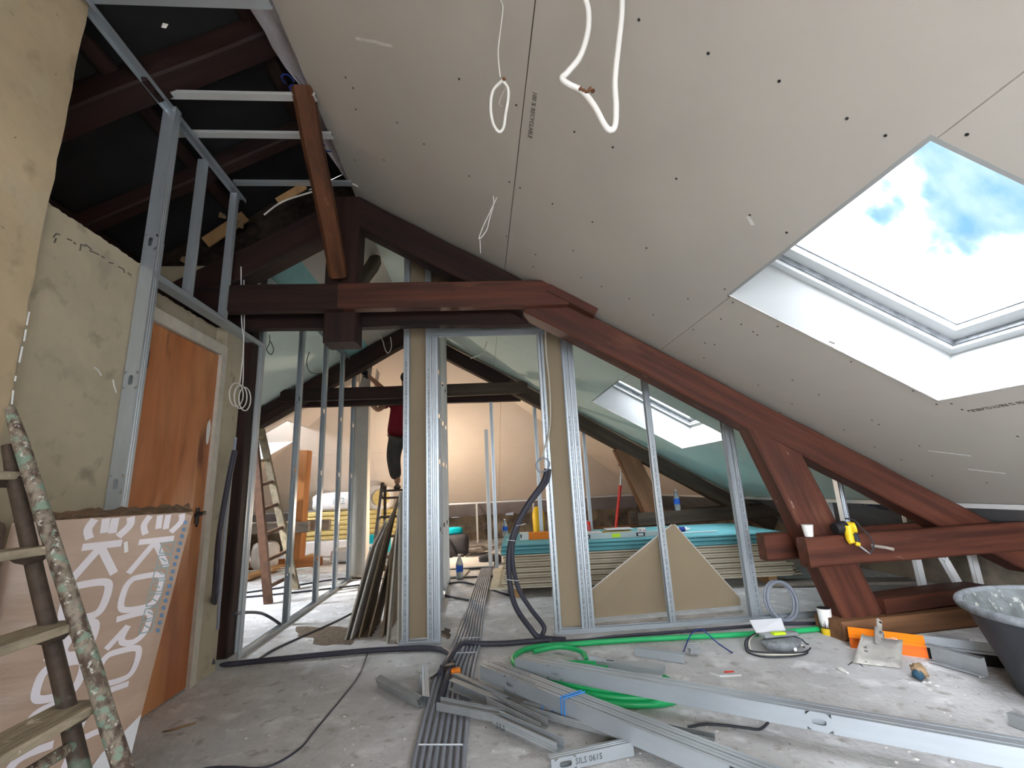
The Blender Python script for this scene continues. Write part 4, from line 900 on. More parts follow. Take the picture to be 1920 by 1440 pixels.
# ================================================================== RIGHT FOREGROUND
# mortar tub
tc_ = V((2.88, 2.10, 0)); r = thing('mortar_tub', tc_, 'large black rubber mortar tub at the right edge', 'tub')
ro, rb, hh = .50, .36, .40
def tubm(x): return (tc_.x + x[0], tc_.y + x[1], x[2])
MB().lathe([(rb-.02,.0),(rb,.012),(rb+.02,.10),(ro-.03,hh-.03),(ro-.025,hh)], tc_, 56).build('shell', 'tub_rubber', r, True)
me = r.children[0].data; bm = bmesh.new(); bm.from_mesh(me); tf = [f for f in bm.faces if len(f.verts) > 8 and f.calc_center_median().z > .3]; bmesh.ops.delete(bm, geom=tf, context='FACES'); bm.to_mesh(me); bm.free()
ib = MB(); n = 56; prof_ = [(ro-.032,hh),(ro-.05,hh-.05),(rb+.0,.08),(rb-.05,.05),(.001,.05)]
vs = [tc_ + V((a_*math.cos(2*math.pi*j/n), a_*math.sin(2*math.pi*j/n), z_)) for a_, z_ in prof_ for j in range(n)]
ib.add(vs, [(i*n+j, i*n+(j+1) % n, (i+1)*n+(j+1) % n, (i+1)*n+j) for i in range(4) for j in range(n)]); ib.build('dirty_inside', 'tub_inside', r, True)
pts = [tc_ + V(((ro-.01)*math.cos(t), (ro-.01)*math.sin(t), hh)) for t in [2*math.pi*k/64 for k in range(64)]]
MB().tube(pts, .020, 10, closed=True).build('rim', 'tub_rim', r, True)
# orange channel with black part
r = thing('orange_channel', fl(1660,1230), 'orange and black angled edge channel lying behind the scoop', 'channel')
a, b, c = fl(1590,1215,0), fl(1742,1235,0), fl(1840,1262,0)
d = (b-a).normalized(); sd_ = V((-d.y, d.x, 0)); h1 = .075; a = a+V((.02,0,0))
def chan(p, q, m, m2, nm):
    mb = MB(); mb.cur = 0
    mb.hexa([p, q, q+sd_*.004, p+sd_*.004, p+V((0,0,h1)), q+V((0,0,h1)), q+sd_*.004+V((0,0,h1)), p+sd_*.004+V((0,0,h1))]); mb.build(nm, m2, r)
    mb = MB(); u0 = p - sd_*.012+V((0,0,h1-.012)); u1 = q - sd_*.012+V((0,0,h1-.012)); up_ = sd_*.075+V((0,0,.040))
    mb.hexa([u0, u1, u1+V((0,0,.004)), u0+V((0,0,.004)), u0+up_, u1+up_, u1+up_+V((0,0,.004)), u0+up_+V((0,0,.004))]); mb.build('flange', m, r)
chan(a, b, 'orange', 'orange_dark', 'web'); chan(b, b+d*.42, 'galvanised', 'black', 'web')
text('printed_text', 'wilt', .040, a.lerp(b, .50)-sd_*.004+V((0,0,h1+.008)), d, sd_*.075+V((0,0,.045)), 'white_plastic', r)
# scoop / dustpan
r = thing('scraper_scoop', fl(1645,1240), 'flat dusty steel scoop leaning on the orange channel', 'scoop')
p0, p1 = fl(1598,1243,.003), fl(1690,1254,.003); top0, top1 = atY(1612,1190,2.90), atY(1688,1202,2.80)
g = []
for j in range(6):
    s = j/5; row = []
    for i in range(9):
        t = i/8; q = p0.lerp(p1, t).lerp(top0.lerp(top1, t), s); q = q + V((0,-.012,.004))*math.sin(math.pi*t)*-.6*s
        if i in (0, 8): q = q + V((0,-.02,.012))*s
        row.append(q)
    g.append(row)
sheet('blade', g, 'steel_dusty', .003, r)
m0 = (top0+top1)/2; hm = m0+V((0,.0,0)); ht = atY(1648,1162,2.96)
MB().bar(m0.lerp(p0.lerp(p1,.5), .25)+V((0,-.004,.0)), m0.lerp(ht, .45), .055, .010, (0,-1,.5)).build('neck', 'steel_dusty', r, bevel=.004); MB().bar(m0.lerp(ht, .25), ht, .030, .014, (0,-1,.5)).build('handle', 'steel_dusty', r, bevel=.005)
MB().lathe([(.008,0),(.008,.003)], ht.lerp(m0,.16)+V((0,-.009,.003)), 10, ax=(0,-1,.5)).build('hanging_hole', 'black', r)
# site lamp and its lead
r = thing('work_lamp', fl(1465,1215), 'upturned dusty site lamp with its lead coiled round it', 'lamp'); c = fl(1468,1222,0)
o = MB().lathe([(.05,0),(.085,.012),(.10,.04),(.105,.052),(.085,.062)], c, 22); o.v = [(c.x+(x-c.x)*1.25, c.y+(y-c.y)*.7, z_+.012) for x, y, z_ in o.v]; o.build('housing', 'lamp_grey', r, True)
MB().bar(c+V((-.11,.02,.095)), c+V((.14,.06,.085)), .06, .02).build('bracket', 'galvanised_dull', r, bevel=.004)
gp = [c+V((-.13,.05,.10)), c+V((.09,.08,.09)), c+V((.11,.14,.15)), c+V((-.12,.13,.155))]; MB().prism(gp, (0,-.006,.006)).build('glass_cover', 'bag_clear', r, bevel=.003)
MB().bar(c+V((-.05,.0,.108)), c+V((.035,.01,.104)), .035, .016).build('lime_sticker', 'lime', r, bevel=.004)
MB().lathe([(.011,0),(.011,.006)], c+V((.035,-.072,.035)), 12, ax=(0,-1,0)).build('cable_gland', 'wrap_white', r)
for k, (a_, b_, z_, m) in enumerate(((.19,.13,.008,'black_rubber'),(.17,.12,.014,'cable_cream'),(.20,.11,.020,'black_rubber'))):
    pts = [c + V((-.03+.01*k+a_*math.cos(t), .02+b_*math.sin(t), z_+.004*math.sin(3*t+k)+(.06 if math.sin(t) > .3 else 0)*math.sin(t))) for t in [2*math.pi*j/36 for j in range(34)]]
    MB().tube(pts, .0048, 7).build('lead', m, r, True)
# paint tin / mug with zigzag
r = thing('painted_beaker', fl(1550,1190), 'white beaker with black and yellow flame print by the strut foot', 'beaker'); p = V((2.30,3.13,.001))
p = fl(1553,1190,.001)
MB().lathe([(.034,0),(.036,.004),(.044,.165),(.044,.17)], p, 28).build('body', 'white_plastic', r, True); MB().lathe([(.0362,.003),(.0395,.055)], p, 28).build('yellow_base', 'yellow', r, True)
MB().lathe([(.043,.168),(.041,.172)], p, 28).build('dark_inside', 'black', r)
fm = MB(); n = 28
for k in range(n):
    t0, t1_ = 2*math.pi*k/n, 2*math.pi*(k+1)/n; z1_ = .055+.04*((k*7) % 5)/4+.01; r0 = .0412; r1_ = .0412+.0065*(z1_-.05)/.1
    for tt in (0,): fm.add([p+V((r0*math.cos(t0), r0*math.sin(t0), .045)), p+V((r0*math.cos(t1_), r0*math.sin(t1_), .045)), p+V(((r1_+.001)*math.cos((t0+t1_)/2), (r1_+.001)*math.sin((t0+t1_)/2), z1_))], [(0,1,2)])
fm.build('flame_print', 'black', r)
# cup on the tie
p = V((2.235, 3.10, .673)); o = MB().lathe([(.026,0),(.036,.075),(.037,.078)], p, 24).build('plastic_cup', 'white_plastic', None, True); tag(o, 'white plastic cup standing on the end of the low beam', 'cup')
# drill hanging over the beam
r = thing('power_drill', (2.62,3.1,.68), 'yellow and black drill resting on the low beam', 'drill')
Yd = 3.06
def dp(x, y, Y=Yd): return atY(x, y, Y)
c = dp(1588, 991); MB().lathe([(.030,-.06),(.042,-.035),(.044,.02),(.036,.05)], c, 18, ax=(1,-.6,.1)).build('motor_housing', 'yellow', r, True)
MB().tube([dp(1565,992), dp(1575,990), dp(1584,989)], [.036,.046,.044], 14).build('rear_cap', 'black', r, True)
MB().tube([dp(1590,988,3.03), dp(1592,1000,3.02), dp(1594,1012,3.01), dp(1598,1019,3.0)], [.034,.027,.024,.020], 12).build('handle', 'yellow', r, True)
MB().tube([dp(1602,1000,3.0), dp(1607,1012,3.0), dp(1608,1017,3.0)], [.019,.018,.015], 10).build('grip_rubber', 'black_rubber', r, True)
MB().lathe([(.012,-.012),(.014,0),(.012,.012)], dp(1608,1020,2.99), 14, ax=(1,-.3,-.3)).build('collar', 'yellow', r, True)
MB().tube([dp(1612,1024,2.99), dp(1624,1033,2.98), dp(1631,1038,2.98)], [.005,.005,.003], 8).build('bit', 'galvanised', r)
MB().tube(smooth_path([dp(1585,972), dp(1602,976), dp(1615,990,3.03), dp(1630,1005,3.0), dp(1638,1022,2.98), dp(1632,1038,2.98)]), .005, 8).build('power_lead', 'black_rubber', r, True)
# rag ball
rb_ = MB(); c = fl(1724,1262,.03); rd = random.Random(4); me = D.meshes.new('rag'); bm = bmesh.new(); bmesh.ops.create_icosphere(bm, subdivisions=3, radius=.036)
for v in bm.verts: v.co *= 1+.22*math.sin(v.co.x*190+v.co.z*120)*math.sin(v.co.y*170)+rd.uniform(-.06,.06)
bm.to_mesh(me); bm.free(); o = link('rag_ball', me, 'rag', None, Matrix.Translation(c+V((0,0,.012))), True); tag(o, 'crumpled brown and blue rag ball on the floor', 'rag')
me = D.meshes.new('ragb'); bm = bmesh.new(); bmesh.ops.create_icosphere(bm, subdivisions=2, radius=.026); [setattr(v, 'co', v.co*(1+rd.uniform(-.12,.12))) for v in bm.verts]; bm.to_mesh(me); bm.free(); link('blue_patch', me, 'rag_blue', o, Matrix.Translation(c+V((-.022,-.014,.0))), True)
# dirt patch and floor hole
def patch(cx, cy, rx, ry, m, label, name, seed, zz=.0016):
    rd = random.Random(seed); pts = []
    for k in range(36):
        t = 2*math.pi*k/36; q = 1+.22*math.sin(3*t+seed)+.12*math.sin(7*t)+rd.uniform(-.07,.07); pts.append(fl(cx+rx*q*math.cos(t), cy+ry*q*math.sin(t), .0005))
    o = MB().prism(pts, (0,0,zz)).build(name, m); tag(o, label, 'stain'); return o
patch(628, 1190, 70, 17, 'dirt', 'brown dirt patch on the floor at the foot of the leaning boards', 'dirt_patch', 3)
patch(835, 1188, 11, 9, 'black', 'small dark hole in the floor inside the doorway', 'floor_hole', 5, .001)
# torn plaster where the near rafter meets the lining
tp = MB(); rd = random.Random(77)
for k in range(16):
    a_ = slopept(1042+4.6*k, 540+2.6*k, .004); b_ = slopept(1042+4.6*(k+1), 540+2.6*(k+1)+rd.uniform(-2,2), .004); tp.bar(a_, b_, .012+.014*rd.random(), .007, NUP)
tp.build('torn_edge', 'gypsum_edge', ceil1)
# small litter
def litter(pts, m, label, name, z=.002, w=.008, cat='litter'):
    o = MB().tube([fl(x, y, z+w*.4) for x, y in pts], [w*.6]+[w]*(len(pts)-2)+[w*.5], 6).build(name, m); tag(o, label, cat)
litter([(1570,1252),(1578,1256),(1590,1262)], 'white_plastic', 'small white and red tube lying on the floor', 'glue_tube', w=.012)
litter([(1330,1262),(1350,1268),(1390,1266)], 'wrap_white', 'crumpled white wrapper with red print on the floor', 'wrapper', w=.008)
litter([(1358,1260),(1376,1259)], 'red', 'red scrap on the crumpled wrapper', 'wrapper_scrap', w=.008, z=.012)
litter([(1590,1247),(1600,1240),(1612,1244),(1618,1250)], 'black', 'tangle of black wire below the scoop', 'wire_scrap', w=.003)
litter([(305,1372),(325,1368),(350,1360),(368,1355)], 'rag', 'reddish debris strip on the floor near the insulation pack', 'debris_strip', w=.006)
litter([(640,1248),(655,1252),(662,1246)], 'paper', 'crumpled paper scrap behind the thin cable', 'paper_scrap', w=.010)
litter([(672,1262),(690,1250),(710,1238)], 'wrap_white', 'thin white strip on the floor by the dark hose', 'paper_strip', w=.003)
rd = random.Random(99)
chip = MB(); 
proto = None
for k in range(150):
    x = rd.uniform(330, 1850); y = rd.uniform(1225, 1435)
    p = fl(x, y, .002); s = rd.uniform(.003, .010)
    if proto is None:
        me = D.meshes.new('chip'); bm = bmesh.new(); bmesh.ops.create_icosphere(bm, subdivisions=1, radius=1); [setattr(v, 'co', v.co*rd.uniform(.6,1.2)) for v in bm.verts]; bm.to_mesh(me); bm.free(); proto = link('plaster_chip', me, 'gypsum_edge'); o = proto
    else: o = proto.copy(); COL.objects.link(o)
    o.location = p; o.scale = (s*rd.uniform(.8,2), s, s*.45); o.rotation_euler = (0,0,rd.uniform(0,3))
    tag(o, 'tiny white plaster chip scattered on the concrete floor', 'debris', 'plaster chips on the floor')
# ================================================================== hanging cables on the ceiling
def hang(pts, r, m, label, seg=8): return cable('hanging_cable', [V(p) for p in pts], r, m, label, 'cable', seg=seg, n=10)
hang([slopept(938,0,.0), atY(943,15,1.27), atY(938,60,1.27), atY(934,100,1.27), atY(938,145,1.27)], .0022, 'cable_white', 'thin white wire hanging to a twisted loop, left of the board joint')
o = MB().tube(smooth_path([atY(*q, 1.27) for q in [(943,150),(925,170),(920,200),(924,230),(935,247),(944,240),(948,215),(953,185),(952,165),(943,152)]], 6), .0052, 8).build('cable_loop', 'cable_white', None, True); tag(o, 'white cable loop twisted at the end of the thin wire', 'cable')
o = MB().tube(smooth_path([atY(*q, 1.262) for q in [(948,165),(940,180),(936,195),(942,202)]], 5), .003, 6).build('bare_wire', 'timber_dusty', o, True)
o = MB().lathe([(.004,-.004),(.007,0),(.004,.005)], atY(945,148,1.26), 8).build('tape_blob', 'brace_wood', D.objects['cable_loop'])
hw = hang([slopept(1085,-60,0), atY(1095,-10,1.02), atY(1103,20,1.02), atY(1102,60,1.02), atY(1088,105,1.02), atY(1065,135,1.02), atY(1054,147,1.02), atY(1066,158,1.02), atY(1092,172,1.02), atY(1115,200,1.02), atY(1132,232,1.02), atY(1143,244,1.02), atY(1153,236,1.02), atY(1155,200,1.02), atY(1153,150,1.02), atY(1160,80,1.02), atY(1166,20,1.02), atY(1165,-30,1.02), slopept(1163,-70,0)], .0085, 'cable_white', 'thick white cable hanging in a large bent loop near the camera')
rd = random.Random(8)
for k in range(5):
    c = atY(1088+k*6, 167+(k % 3)*3, 1.012); me = D.meshes.new('b'); bm = bmesh.new(); bmesh.ops.create_icosphere(bm, subdivisions=1, radius=.0065); [setattr(v, 'co', v.co*rd.uniform(.6,1.3)) for v in bm.verts]; bm.to_mesh(me); bm.free(); link('tape_remnant', me, 'brace_wood', hw, Matrix.Translation(c))
hang([slopept(925,368,0), atY(925,385,2.42), atY(918,410,2.42), atY(912,432,2.42), atY(899,448,2.42), atY(900,440,2.42), atY(908,420,2.42), atY(920,395,2.42), slopept(931,371,0)], .0035, 'cable_white', 'small white wire loop hanging above the truss rafter')
hang([atY(900,450,2.42), atY(901,475,2.42)], .0025, 'cable_white', 'straight white wire end below the small loop')
# added lamp brightening the far bay, unseen behind the doorway column
r = thing('added_lamp', (-.82, 7.6, 0), 'added unseen bulb lamp on a stand in the far bay behind the column', 'lamp')
MB().lathe([(.13,0),(.13,.012),(.02,.03)], (-.82,7.6,.001), 20).build('base', 'black', r, True); MB().tube([(-.82,7.6,.02),(-.82,7.6,0.76)], .012, 8).build('pole', 'galvanised_dull', r)
MB().tube([(-.82,7.6,.75),(-.82,7.6,.81)], .022, 10).build('socket', 'black', r)
ld = D.lights.new('added_lamp_bulb', 'POINT'); ld.energy = 62; ld.color = (1, .80, .62); ld.shadow_soft_size = .05; lo = D.objects.new('added_lamp_bulb', ld); COL.objects.link(lo); lo.location = (-.82, 7.6, .87)
# white cables at the plaster strip by the door
for k in range(2):
    cable('white_cable', [atX(452+k*5,500,-1.70), atX(453+k*5,600,-1.70), atX(457,640,-1.70), atX(452+k*4,700,-1.70), atX(449+k*6,722,-1.70)], .004, 'cable_white', ['left','right'][k]+' white cable of the pair dropping beside the door', 'cable')
cw = MB()
for k in range(3):
    pts = [atX(443+k*8+ (13-k)*math.cos(t), 740+k*4 + 22*math.sin(t), -1.69+.004*k) for t in [2*math.pi*j/22 for j in range(22)]]
    cw.tube(pts, .0042, 7, closed=True)
o = cw.build('cable_coil', 'cable_white', None, True); tag(o, 'coil of white cable hanging on the plaster strip by the door', 'cable coil')
# cream cable at doorway stud
cable('cream_cable', [atY(1022,600,3.66), atY(1024,660,3.66), atY(1030,720,3.66), atY(1032,780,3.66), atY(1028,820,3.66), atY(1018,850,3.66), atY(1014,865,3.66)], .007, 'cable_cream', 'cream cable running down the right doorway stud')
o = MB().tube(smooth_path([atY(*q,3.60) for q in [(1012,860),(1005,872),(1012,885),(1026,880),(1030,868),(1020,858),(1010,862)]],5), .006, 7).build('wire_tangle', 'conduit_grey', None, True); tag(o, 'tangle of grey wires at mid height of the doorway stud', 'cable')
for k, (pts, Y, lb) in enumerate((([(503,612),(506,640),(500,655),(508,665),(513,655),(507,640)],4.6,'dark wire loop hanging in the left green ceiling'),([(580,660),(575,680),(582,698),(600,700)],4.9,'dark wire with connector hanging behind the studs'),([(712,628),(718,640),(722,655),(728,662),(734,650),(732,632)],5.9,'white wire loop with a plug near the far truss'),([(913,640),(905,662),(882,672)],4.9,'white wire hanging behind the doorway head'))):
    cable('hanging_wire', [atY(x, y, Y) for x, y in pts], .006 if k > 1 else .004, 'cable_white' if k > 1 else 'black_rubber', lb)
# ================================================================== INSULATION PACK + LADDER
TR, BR_ = V((-1.141,1.95,1.062)), V((-1.30,1.95,0.0)); wv = V((-.405,-.295,0))
TL = TR + wv*.98; BL = BR_ + V((-.31,-.30,0)); dv = V((-.17,.24,0))
r = thing('insulation_pack', BR_.lerp(BL,.5), 'tall plastic-wrapped insulation pack with large white lettering', 'insulation pack')
def face(u, v_, off=0.0):  # u 0 left..1 right, v 0 top..1 bottom; the front is slightly bulged
    p = TL.lerp(TR, u).lerp(BL.lerp(BR_, u), v_); nrm_ = V((.589,-.808,0)); bul = .030*math.sin(math.pi*min(max(u,0),1))**.5*math.sin(math.pi*min(max(v_,0.02),.98))**.5 if 0 < u < 1 else 0
    bul += .004*math.sin(v_*34+u*5)*(.5+.5*math.sin(u*9))
    return p + nrm_*(bul+off)
nu, nv = 24, 44; mb = MB(); vs = [face(i/nu, j/nv) for j in range(nv+1) for i in range(nu+1)]; nF = len(vs)
back = lambda u, v_: TL.lerp(TR,u).lerp(BL.lerp(BR_,u),v_) + dv
vs += [back(i/nu, j/nv) for j in range(nv+1) for i in range(nu+1)]
fs = []
for j in range(nv):
    for i in range(nu):
        a = j*(nu+1)+i; fs.append((a, a+1, a+nu+2, a+nu+1)); fs.append((nF+a+1, nF+a, nF+a+nu+1, nF+a+nu+2))
for j in range(nv):
    for i in (0, nu):
        a = j*(nu+1)+i; fs.append((a, a+nu+1, nF+a+nu+1, nF+a))
for i in range(nu):
    a = nv*(nu+1)+i; fs.append((a, a+1, nF+a+1, nF+a))
mb.add(vs, fs); body = mb.build('wrapping', 'bag_plastic', r, True)
# torn brown wool on the top
mb = MB(); rd = random.Random(6); n = 22; tv = []
for j in range(6):
    for i in range(n+1):
        p = TL.lerp(TR, i/n) + dv*(j/5)*1.02; tv.append(p + V((0,0,.004+ (.022 if 0 < j < 5 else .0)*rd.random() + (.012 if j > 2 else 0) - (.006*rd.random() if j == 0 else 0))))
mb.add(tv, [(j*(n+1)+i, j*(n+1)+i+1, (j+1)*(n+1)+i+1, (j+1)*(n+1)+i) for j in range(5) for i in range(n)]); o = mb.build('exposed_wool', 'wool_brown', r); s = o.modifiers.new('t', 'SOLIDIFY'); s.thickness = .02
def ribbon(mb, pts, w, off=.002):
    """flat ribbon on the pack face; pts (u,v)"""
    P_ = smooth_path([V((a, b, 0)) for a, b in pts], 4) if len(pts) > 2 else [V((pts[0][0], pts[0][1], 0)).lerp(V((pts[1][0], pts[1][1], 0)), k/4) for k in range(5)]
    W_ = .52; Hh = 1.08; L_, R_ = [], []
    for i, p in enumerate(P_):
        a = P_[max(i-1, 0)]; b = P_[min(i+1, len(P_)-1)]; tx, ty = (b.x-a.x)*W_, (b.y-a.y)*Hh; ln = math.hypot(tx, ty) or 1
        nx_, ny_ = -ty/ln*w/2, tx/ln*w/2
        L_.append(face(p.x+nx_/W_, p.y+ny_/Hh, off)); R_.append(face(p.x-nx_/W_, p.y-ny_/Hh, off))
    n_ = len(P_); mb.add(L_+R_, [(i, i+1, n_+i+1, n_+i) for i in range(n_-1)])
G_ = {'E': [[(.12,0),(.02,.5),(.12,1)], [(.38,0),(.42,.75)], [(.60,0),(.62,.8)], [(.97,0),(1.0,.45),(.78,1)]],
      'K': [[(.08,.03),(1,.0)], [(.50,.08),(.02,1)], [(.52,.08),(1.0,.95)]],
      'O': [[(.35,.0),(.85,.0),(1.0,.2),(.97,.75),(.80,.98),(.30,1.0),(.08,.85),(.08,.3),(.20,.05),(.37,.0)]],
      'R': [[(.12,.08),(.75,.0),(.98,.15),(.95,.75),(.72,1.0),(.45,.95),(.38,.75),(.46,.38)], [(.46,.38),(.05,1.05)]],
      'L': [[(1.0,0),(.40,.08),(.15,.35),(.02,1.0)]]}
def col(u0, wd, rows, w):
    mb = MB()
    for ch_, u_s, v0, v1 in rows:
        for stroke in G_[ch_]: ribbon(mb, [(u_s + a*wd, v0 + (v1-v0)*b) for a, b in stroke], w)
    return mb
rowsL = [('E',.385,.004,.066),('K',.365,.088,.19),('O',.355,.207,.308),('R',.34,.325,.415),('O',.325,.435,.525),('L',.31,.545,.64),('L',.27,.66,.76)]
for nm, rows, w in (('printed_text', rowsL, .024), ('printed_text', [(c_, u_+.315, a_, b_) for c_, u_, a_, b_ in rowsL], .020)):
    col(0, .235, rows, w).build(nm, 'bag_print', r)
mb = MB()
for k in range(7):
    v0 = .10+.043*k; 
    for seg in ([(.845,v0),(.925,v0)],[(.925,v0),(.922,v0+.035)],[(.922,v0+.035),(.845,v0+.035)],[(.845,v0+.035),(.845,v0)],[(.865,v0+.01),(.905,v0+.024)]): ribbon(mb, seg, .004, .003)
mb.build('printed_pictograms', 'bag_print_teal', r)
mb = MB()
for k in range(16):
    v0 = .03+.024*k; ribbon(mb, [(.955,v0),(.975,v0+.012)], .008, .003); ribbon(mb, [(.972,v0),(.955,v0+.010)], .005, .003)
mb.build('printed_side_text', 'bag_print_blue', r)
mb = MB(); mb.add([face(.998,.655,.004), face(.998,.80,.004), face(.72,.80,.004), face(.80,.735,.004), face(.90,.695,.004)], [(0,1,2,3,4)]); mb.add([face(u_/10*.998, .80+.0, .004) for u_ in range(11)] + [face(u_/10*.998, .985, .004) for u_ in range(10,-1,-1)], [(i, i+1, 20-i, 21-i) for i in range(10)]); mb.build('clear_end_wrap', 'bag_clear', r)
o = MB(); ribbon(o, [(.62,.085),(.64,.12)], .012, .006); o.build('torn_plastic', 'wrap_white', r)
# second pack behind the ladder, its lack of light put into the colour
mb = MB().hexa([(-1.72,1.30,0),(-1.45,1.28,0),(-1.50,1.62,0),(-1.72,1.66,0),(-1.74,1.34,1.07),(-1.47,1.32,1.07),(-1.52,1.64,1.075),(-1.74,1.70,1.075)])
o = mb.build('insulation_pack', 'bag_shaded', None, bevel=.03); tag(o, 'insulation pack coloured shade-dark against the wall behind the ladder', 'insulation pack')
# step ladder
YL = 1.35
r = thing('step_ladder', (-.6, 1.2, 0), 'paint-spattered wooden step ladder in the left foreground', 'ladder')
def rail(a, b, Y, rr, m, nm, oct_=10, dx=0):
    p, q = atY(*a, YL), atY(*b, YL); d = (q-p); q = p + d*((p.z-0)/(-d.z)) if d.z else q
    q.z = 0.0; p = V((p.x+dx, Y, p.z)); q = V((q.x+dx, Y, 0)); nn = 14; rd = random.Random(int(Y*100))
    pts = [p.lerp(q, i/nn) + V((rd.uniform(-.0015,.0015), rd.uniform(-.0015,.0015), 0)) for i in range(nn+1)]
    MB().tube(pts, [rr*.55]+[rr*(.8+.25*i/nn) for i in range(1, nn+1)], oct_).build(nm, m, r, True); return p, q
ra = rail((18,765),(232,1440), YL, .022, 'ladder_pole', 'rail'); rb2 = rail((18,765),(232,1440), YL-.50, .022, 'ladder_pole', 'rail')
rc_, rd_ = rail((12,835),(152,1440), YL+.0, .021, 'ladder_dark', 'back_rail'), rail((12,835),(152,1440), YL-.50, .021, 'ladder_dark', 'back_rail')
for k, (x, y) in enumerate(((118,1020),(160,1160),(200,1308),(60,885))):
    e_ = atY(x, y, YL+.03); wdt = .085+.012*k if k < 3 else .085
    mb = MB(); mb.hexa([(e_.x-wdt, YL-.56, e_.z-.022), (e_.x, YL-.56, e_.z-.022), (e_.x, YL+.03, e_.z-.022), (e_.x-wdt, YL+.03, e_.z-.022), (e_.x-wdt, YL-.56, e_.z), (e_.x, YL-.56, e_.z), (e_.x, YL+.03, e_.z), (e_.x-wdt, YL+.03, e_.z)]); mb.build('tread', 'ladder_tread', r, bevel=.003)
    MB().prism([V((e_.x-wdt+.01, YL+.012, e_.z-.022)), V((e_.x-.012, YL+.012, e_.z-.022)), V((e_.x-.03, YL+.012, e_.z-.042)), V((e_.x-wdt+.03, YL+.012, e_.z-.036))], (0,-.05,0)).build('tread_bracket', 'ladder_dark', r)
a = atY(142,1395,YL); MB().tube([V((a.x, YL, a.z)), V((a.x-.01, YL-.5, a.z))], .014, 10).build('rung', 'ladder_pole', r, True)
# ================================================================== LEFT ROOM AND BACK
def simple_ladder(name, f0, f1, t0, t1, m0, m1, nr, label, rr=.03):
    r = thing(name, (f0+f1)/2, label, 'ladder')
    MB().bar(f0, t0, rr, rr*1.6).build('rail', m0, r); MB().bar(f1, t1, rr, rr*1.6).build('rail', m1, r)
    for k in range(nr):
        s = (k+.6)/nr; MB().bar(f0.lerp(t0, s), f1.lerp(t1, s), .03, .035).build('rung', m1 if k > nr-3 else m0, r)
    return r
simple_ladder('ladder', V((-2.30,5.42,.002)), V((-2.28,6.12,.002)), V((-2.60,5.42,1.9)), V((-2.84,6.12,1.99)), 'ladder_brown', 'ladder_light', 7, 'brown wooden ladder in the left room behind the studs', .05)
lr = thing('step_ladder', (-1.2,6.7,0), 'dark step ladder under the worker in the red shirt', 'ladder')
for X in (-1.36, -.92):
    for y0, y1 in ((6.25,6.62),(7.12,6.78)):
        MB().bar((X-.06 if X < -1 else X+.06, y0, 0), (X, y1, 1.24 if y0 < 6.5 else 1.20), .04, .05).build('rail', 'ladder_dark', lr)
for k, z_ in enumerate((.28,.53,.78,1.03)): MB().box((-1.40, 6.28+.30*z_, z_-.015), (-.88, 6.40+.30*z_, z_+.015)).build('tread', 'ladder_dark', lr)
MB().box((-1.38,6.58,1.115),(-.90,6.84,1.145)).build('platform', 'ladder_dark', lr)
# worker
def skin_body(name, joints, edges, m, parent=None, sub=2, root=0):
    me = D.meshes.new(name); me.from_pydata([j[0] for j in joints], edges, [])
    o = D.objects.new(name, me); COL.objects.link(o); sk = o.modifiers.new('s', 'SKIN'); sk.use_smooth_shade = True; sb = o.modifiers.new('sub', 'SUBSURF'); sb.levels = sub; sb.render_levels = sub
    sv = me.skin_vertices[0].data
    for i, j in enumerate(joints):
        rr = j[1]; sv[i].radius = (rr, rr) if not isinstance(rr, tuple) else rr; sv[i].use_root = (i == root)
    bpy.context.view_layer.update()
    ev = bpy.data.meshes.new_from_object(o.evaluated_get(bpy.context.evaluated_depsgraph_get())); D.objects.remove(o)
    ev.materials.clear(); ev.materials.append(MT[m]); 
    for p in ev.polygons: p.use_smooth = True
    return link(name, ev, None, parent)
YW = 6.70
w = thing('person', (-1.15, YW, 1.145), 'worker in red shirt and dark trousers reaching up on the ladder', 'person')
hip_, che, nek, hed = V((-1.10,YW,2.00)), V((-1.09,YW,2.32)), V((-1.06,YW-.02,2.55)), V((-1.04,YW-.03,2.70))
shl, shr = V((-1.27,YW,2.47)), V((-.90,YW,2.47))
elr, hnr = V((-1.42,YW-.10,2.63)), V((-1.575,YW-.2,2.78))        # arm over the tie, dark glove
ell, hnl = V((-1.43,YW-.16,2.26)), V((-1.60,YW-.22,2.44))
kl, fl_ = V((-1.20,YW-.05,1.60)), V((-1.17,YW+.02,1.20)); kr, fr_ = V((-1.00,YW-.03,1.58)), V((-1.0,YW+.05,1.20))
J = [(hip_,(.105,.08)), (che,(.12,.085)), (nek,.055), (hed,(.075,.09)), (V(shl),.06), (elr,.042), (hnr,.028), (shr,.06), (V((-.80,YW-.1,2.30)),.042), (V((-.84,YW-.25,2.42)),.028), (V((-1.19,YW,1.94)),.09), (kl,.065), (fl_,.045), (V((-1.01,YW,1.94)),.09), (kr,.065), (fr_,.045), (hed+V((0,0,.08)),(.07,.085)), (ell,.042), (hnl,.03)]
E_ = [(0,1),(1,2),(2,3),(3,16),(1,4),(4,5),(5,6),(1,7),(7,8),(8,9),(0,10),(10,11),(11,12),(0,13),(13,14),(14,15),(4,17),(17,18)]
skin_body('body', J, E_, 'skin', w)
skin_body('shirt', [(V((-1.13,YW,1.84)),(.22,.15)), (V((-1.13,YW,2.03)),(.215,.15)), (V((-1.12,YW,2.32)),(.225,.16)), (nek-V((0,0,.02)),.07), (shl,.075), (shl.lerp(elr,.35),.06), (shr,.075), (shr.lerp(V((-.80,YW-.1,2.30)),.5),.06), (V((-1.38,YW-.10,2.31)),.062)], [(0,1),(1,2),(2,3),(2,4),(4,5),(2,6),(6,7),(4,8)], 'shirt', w)
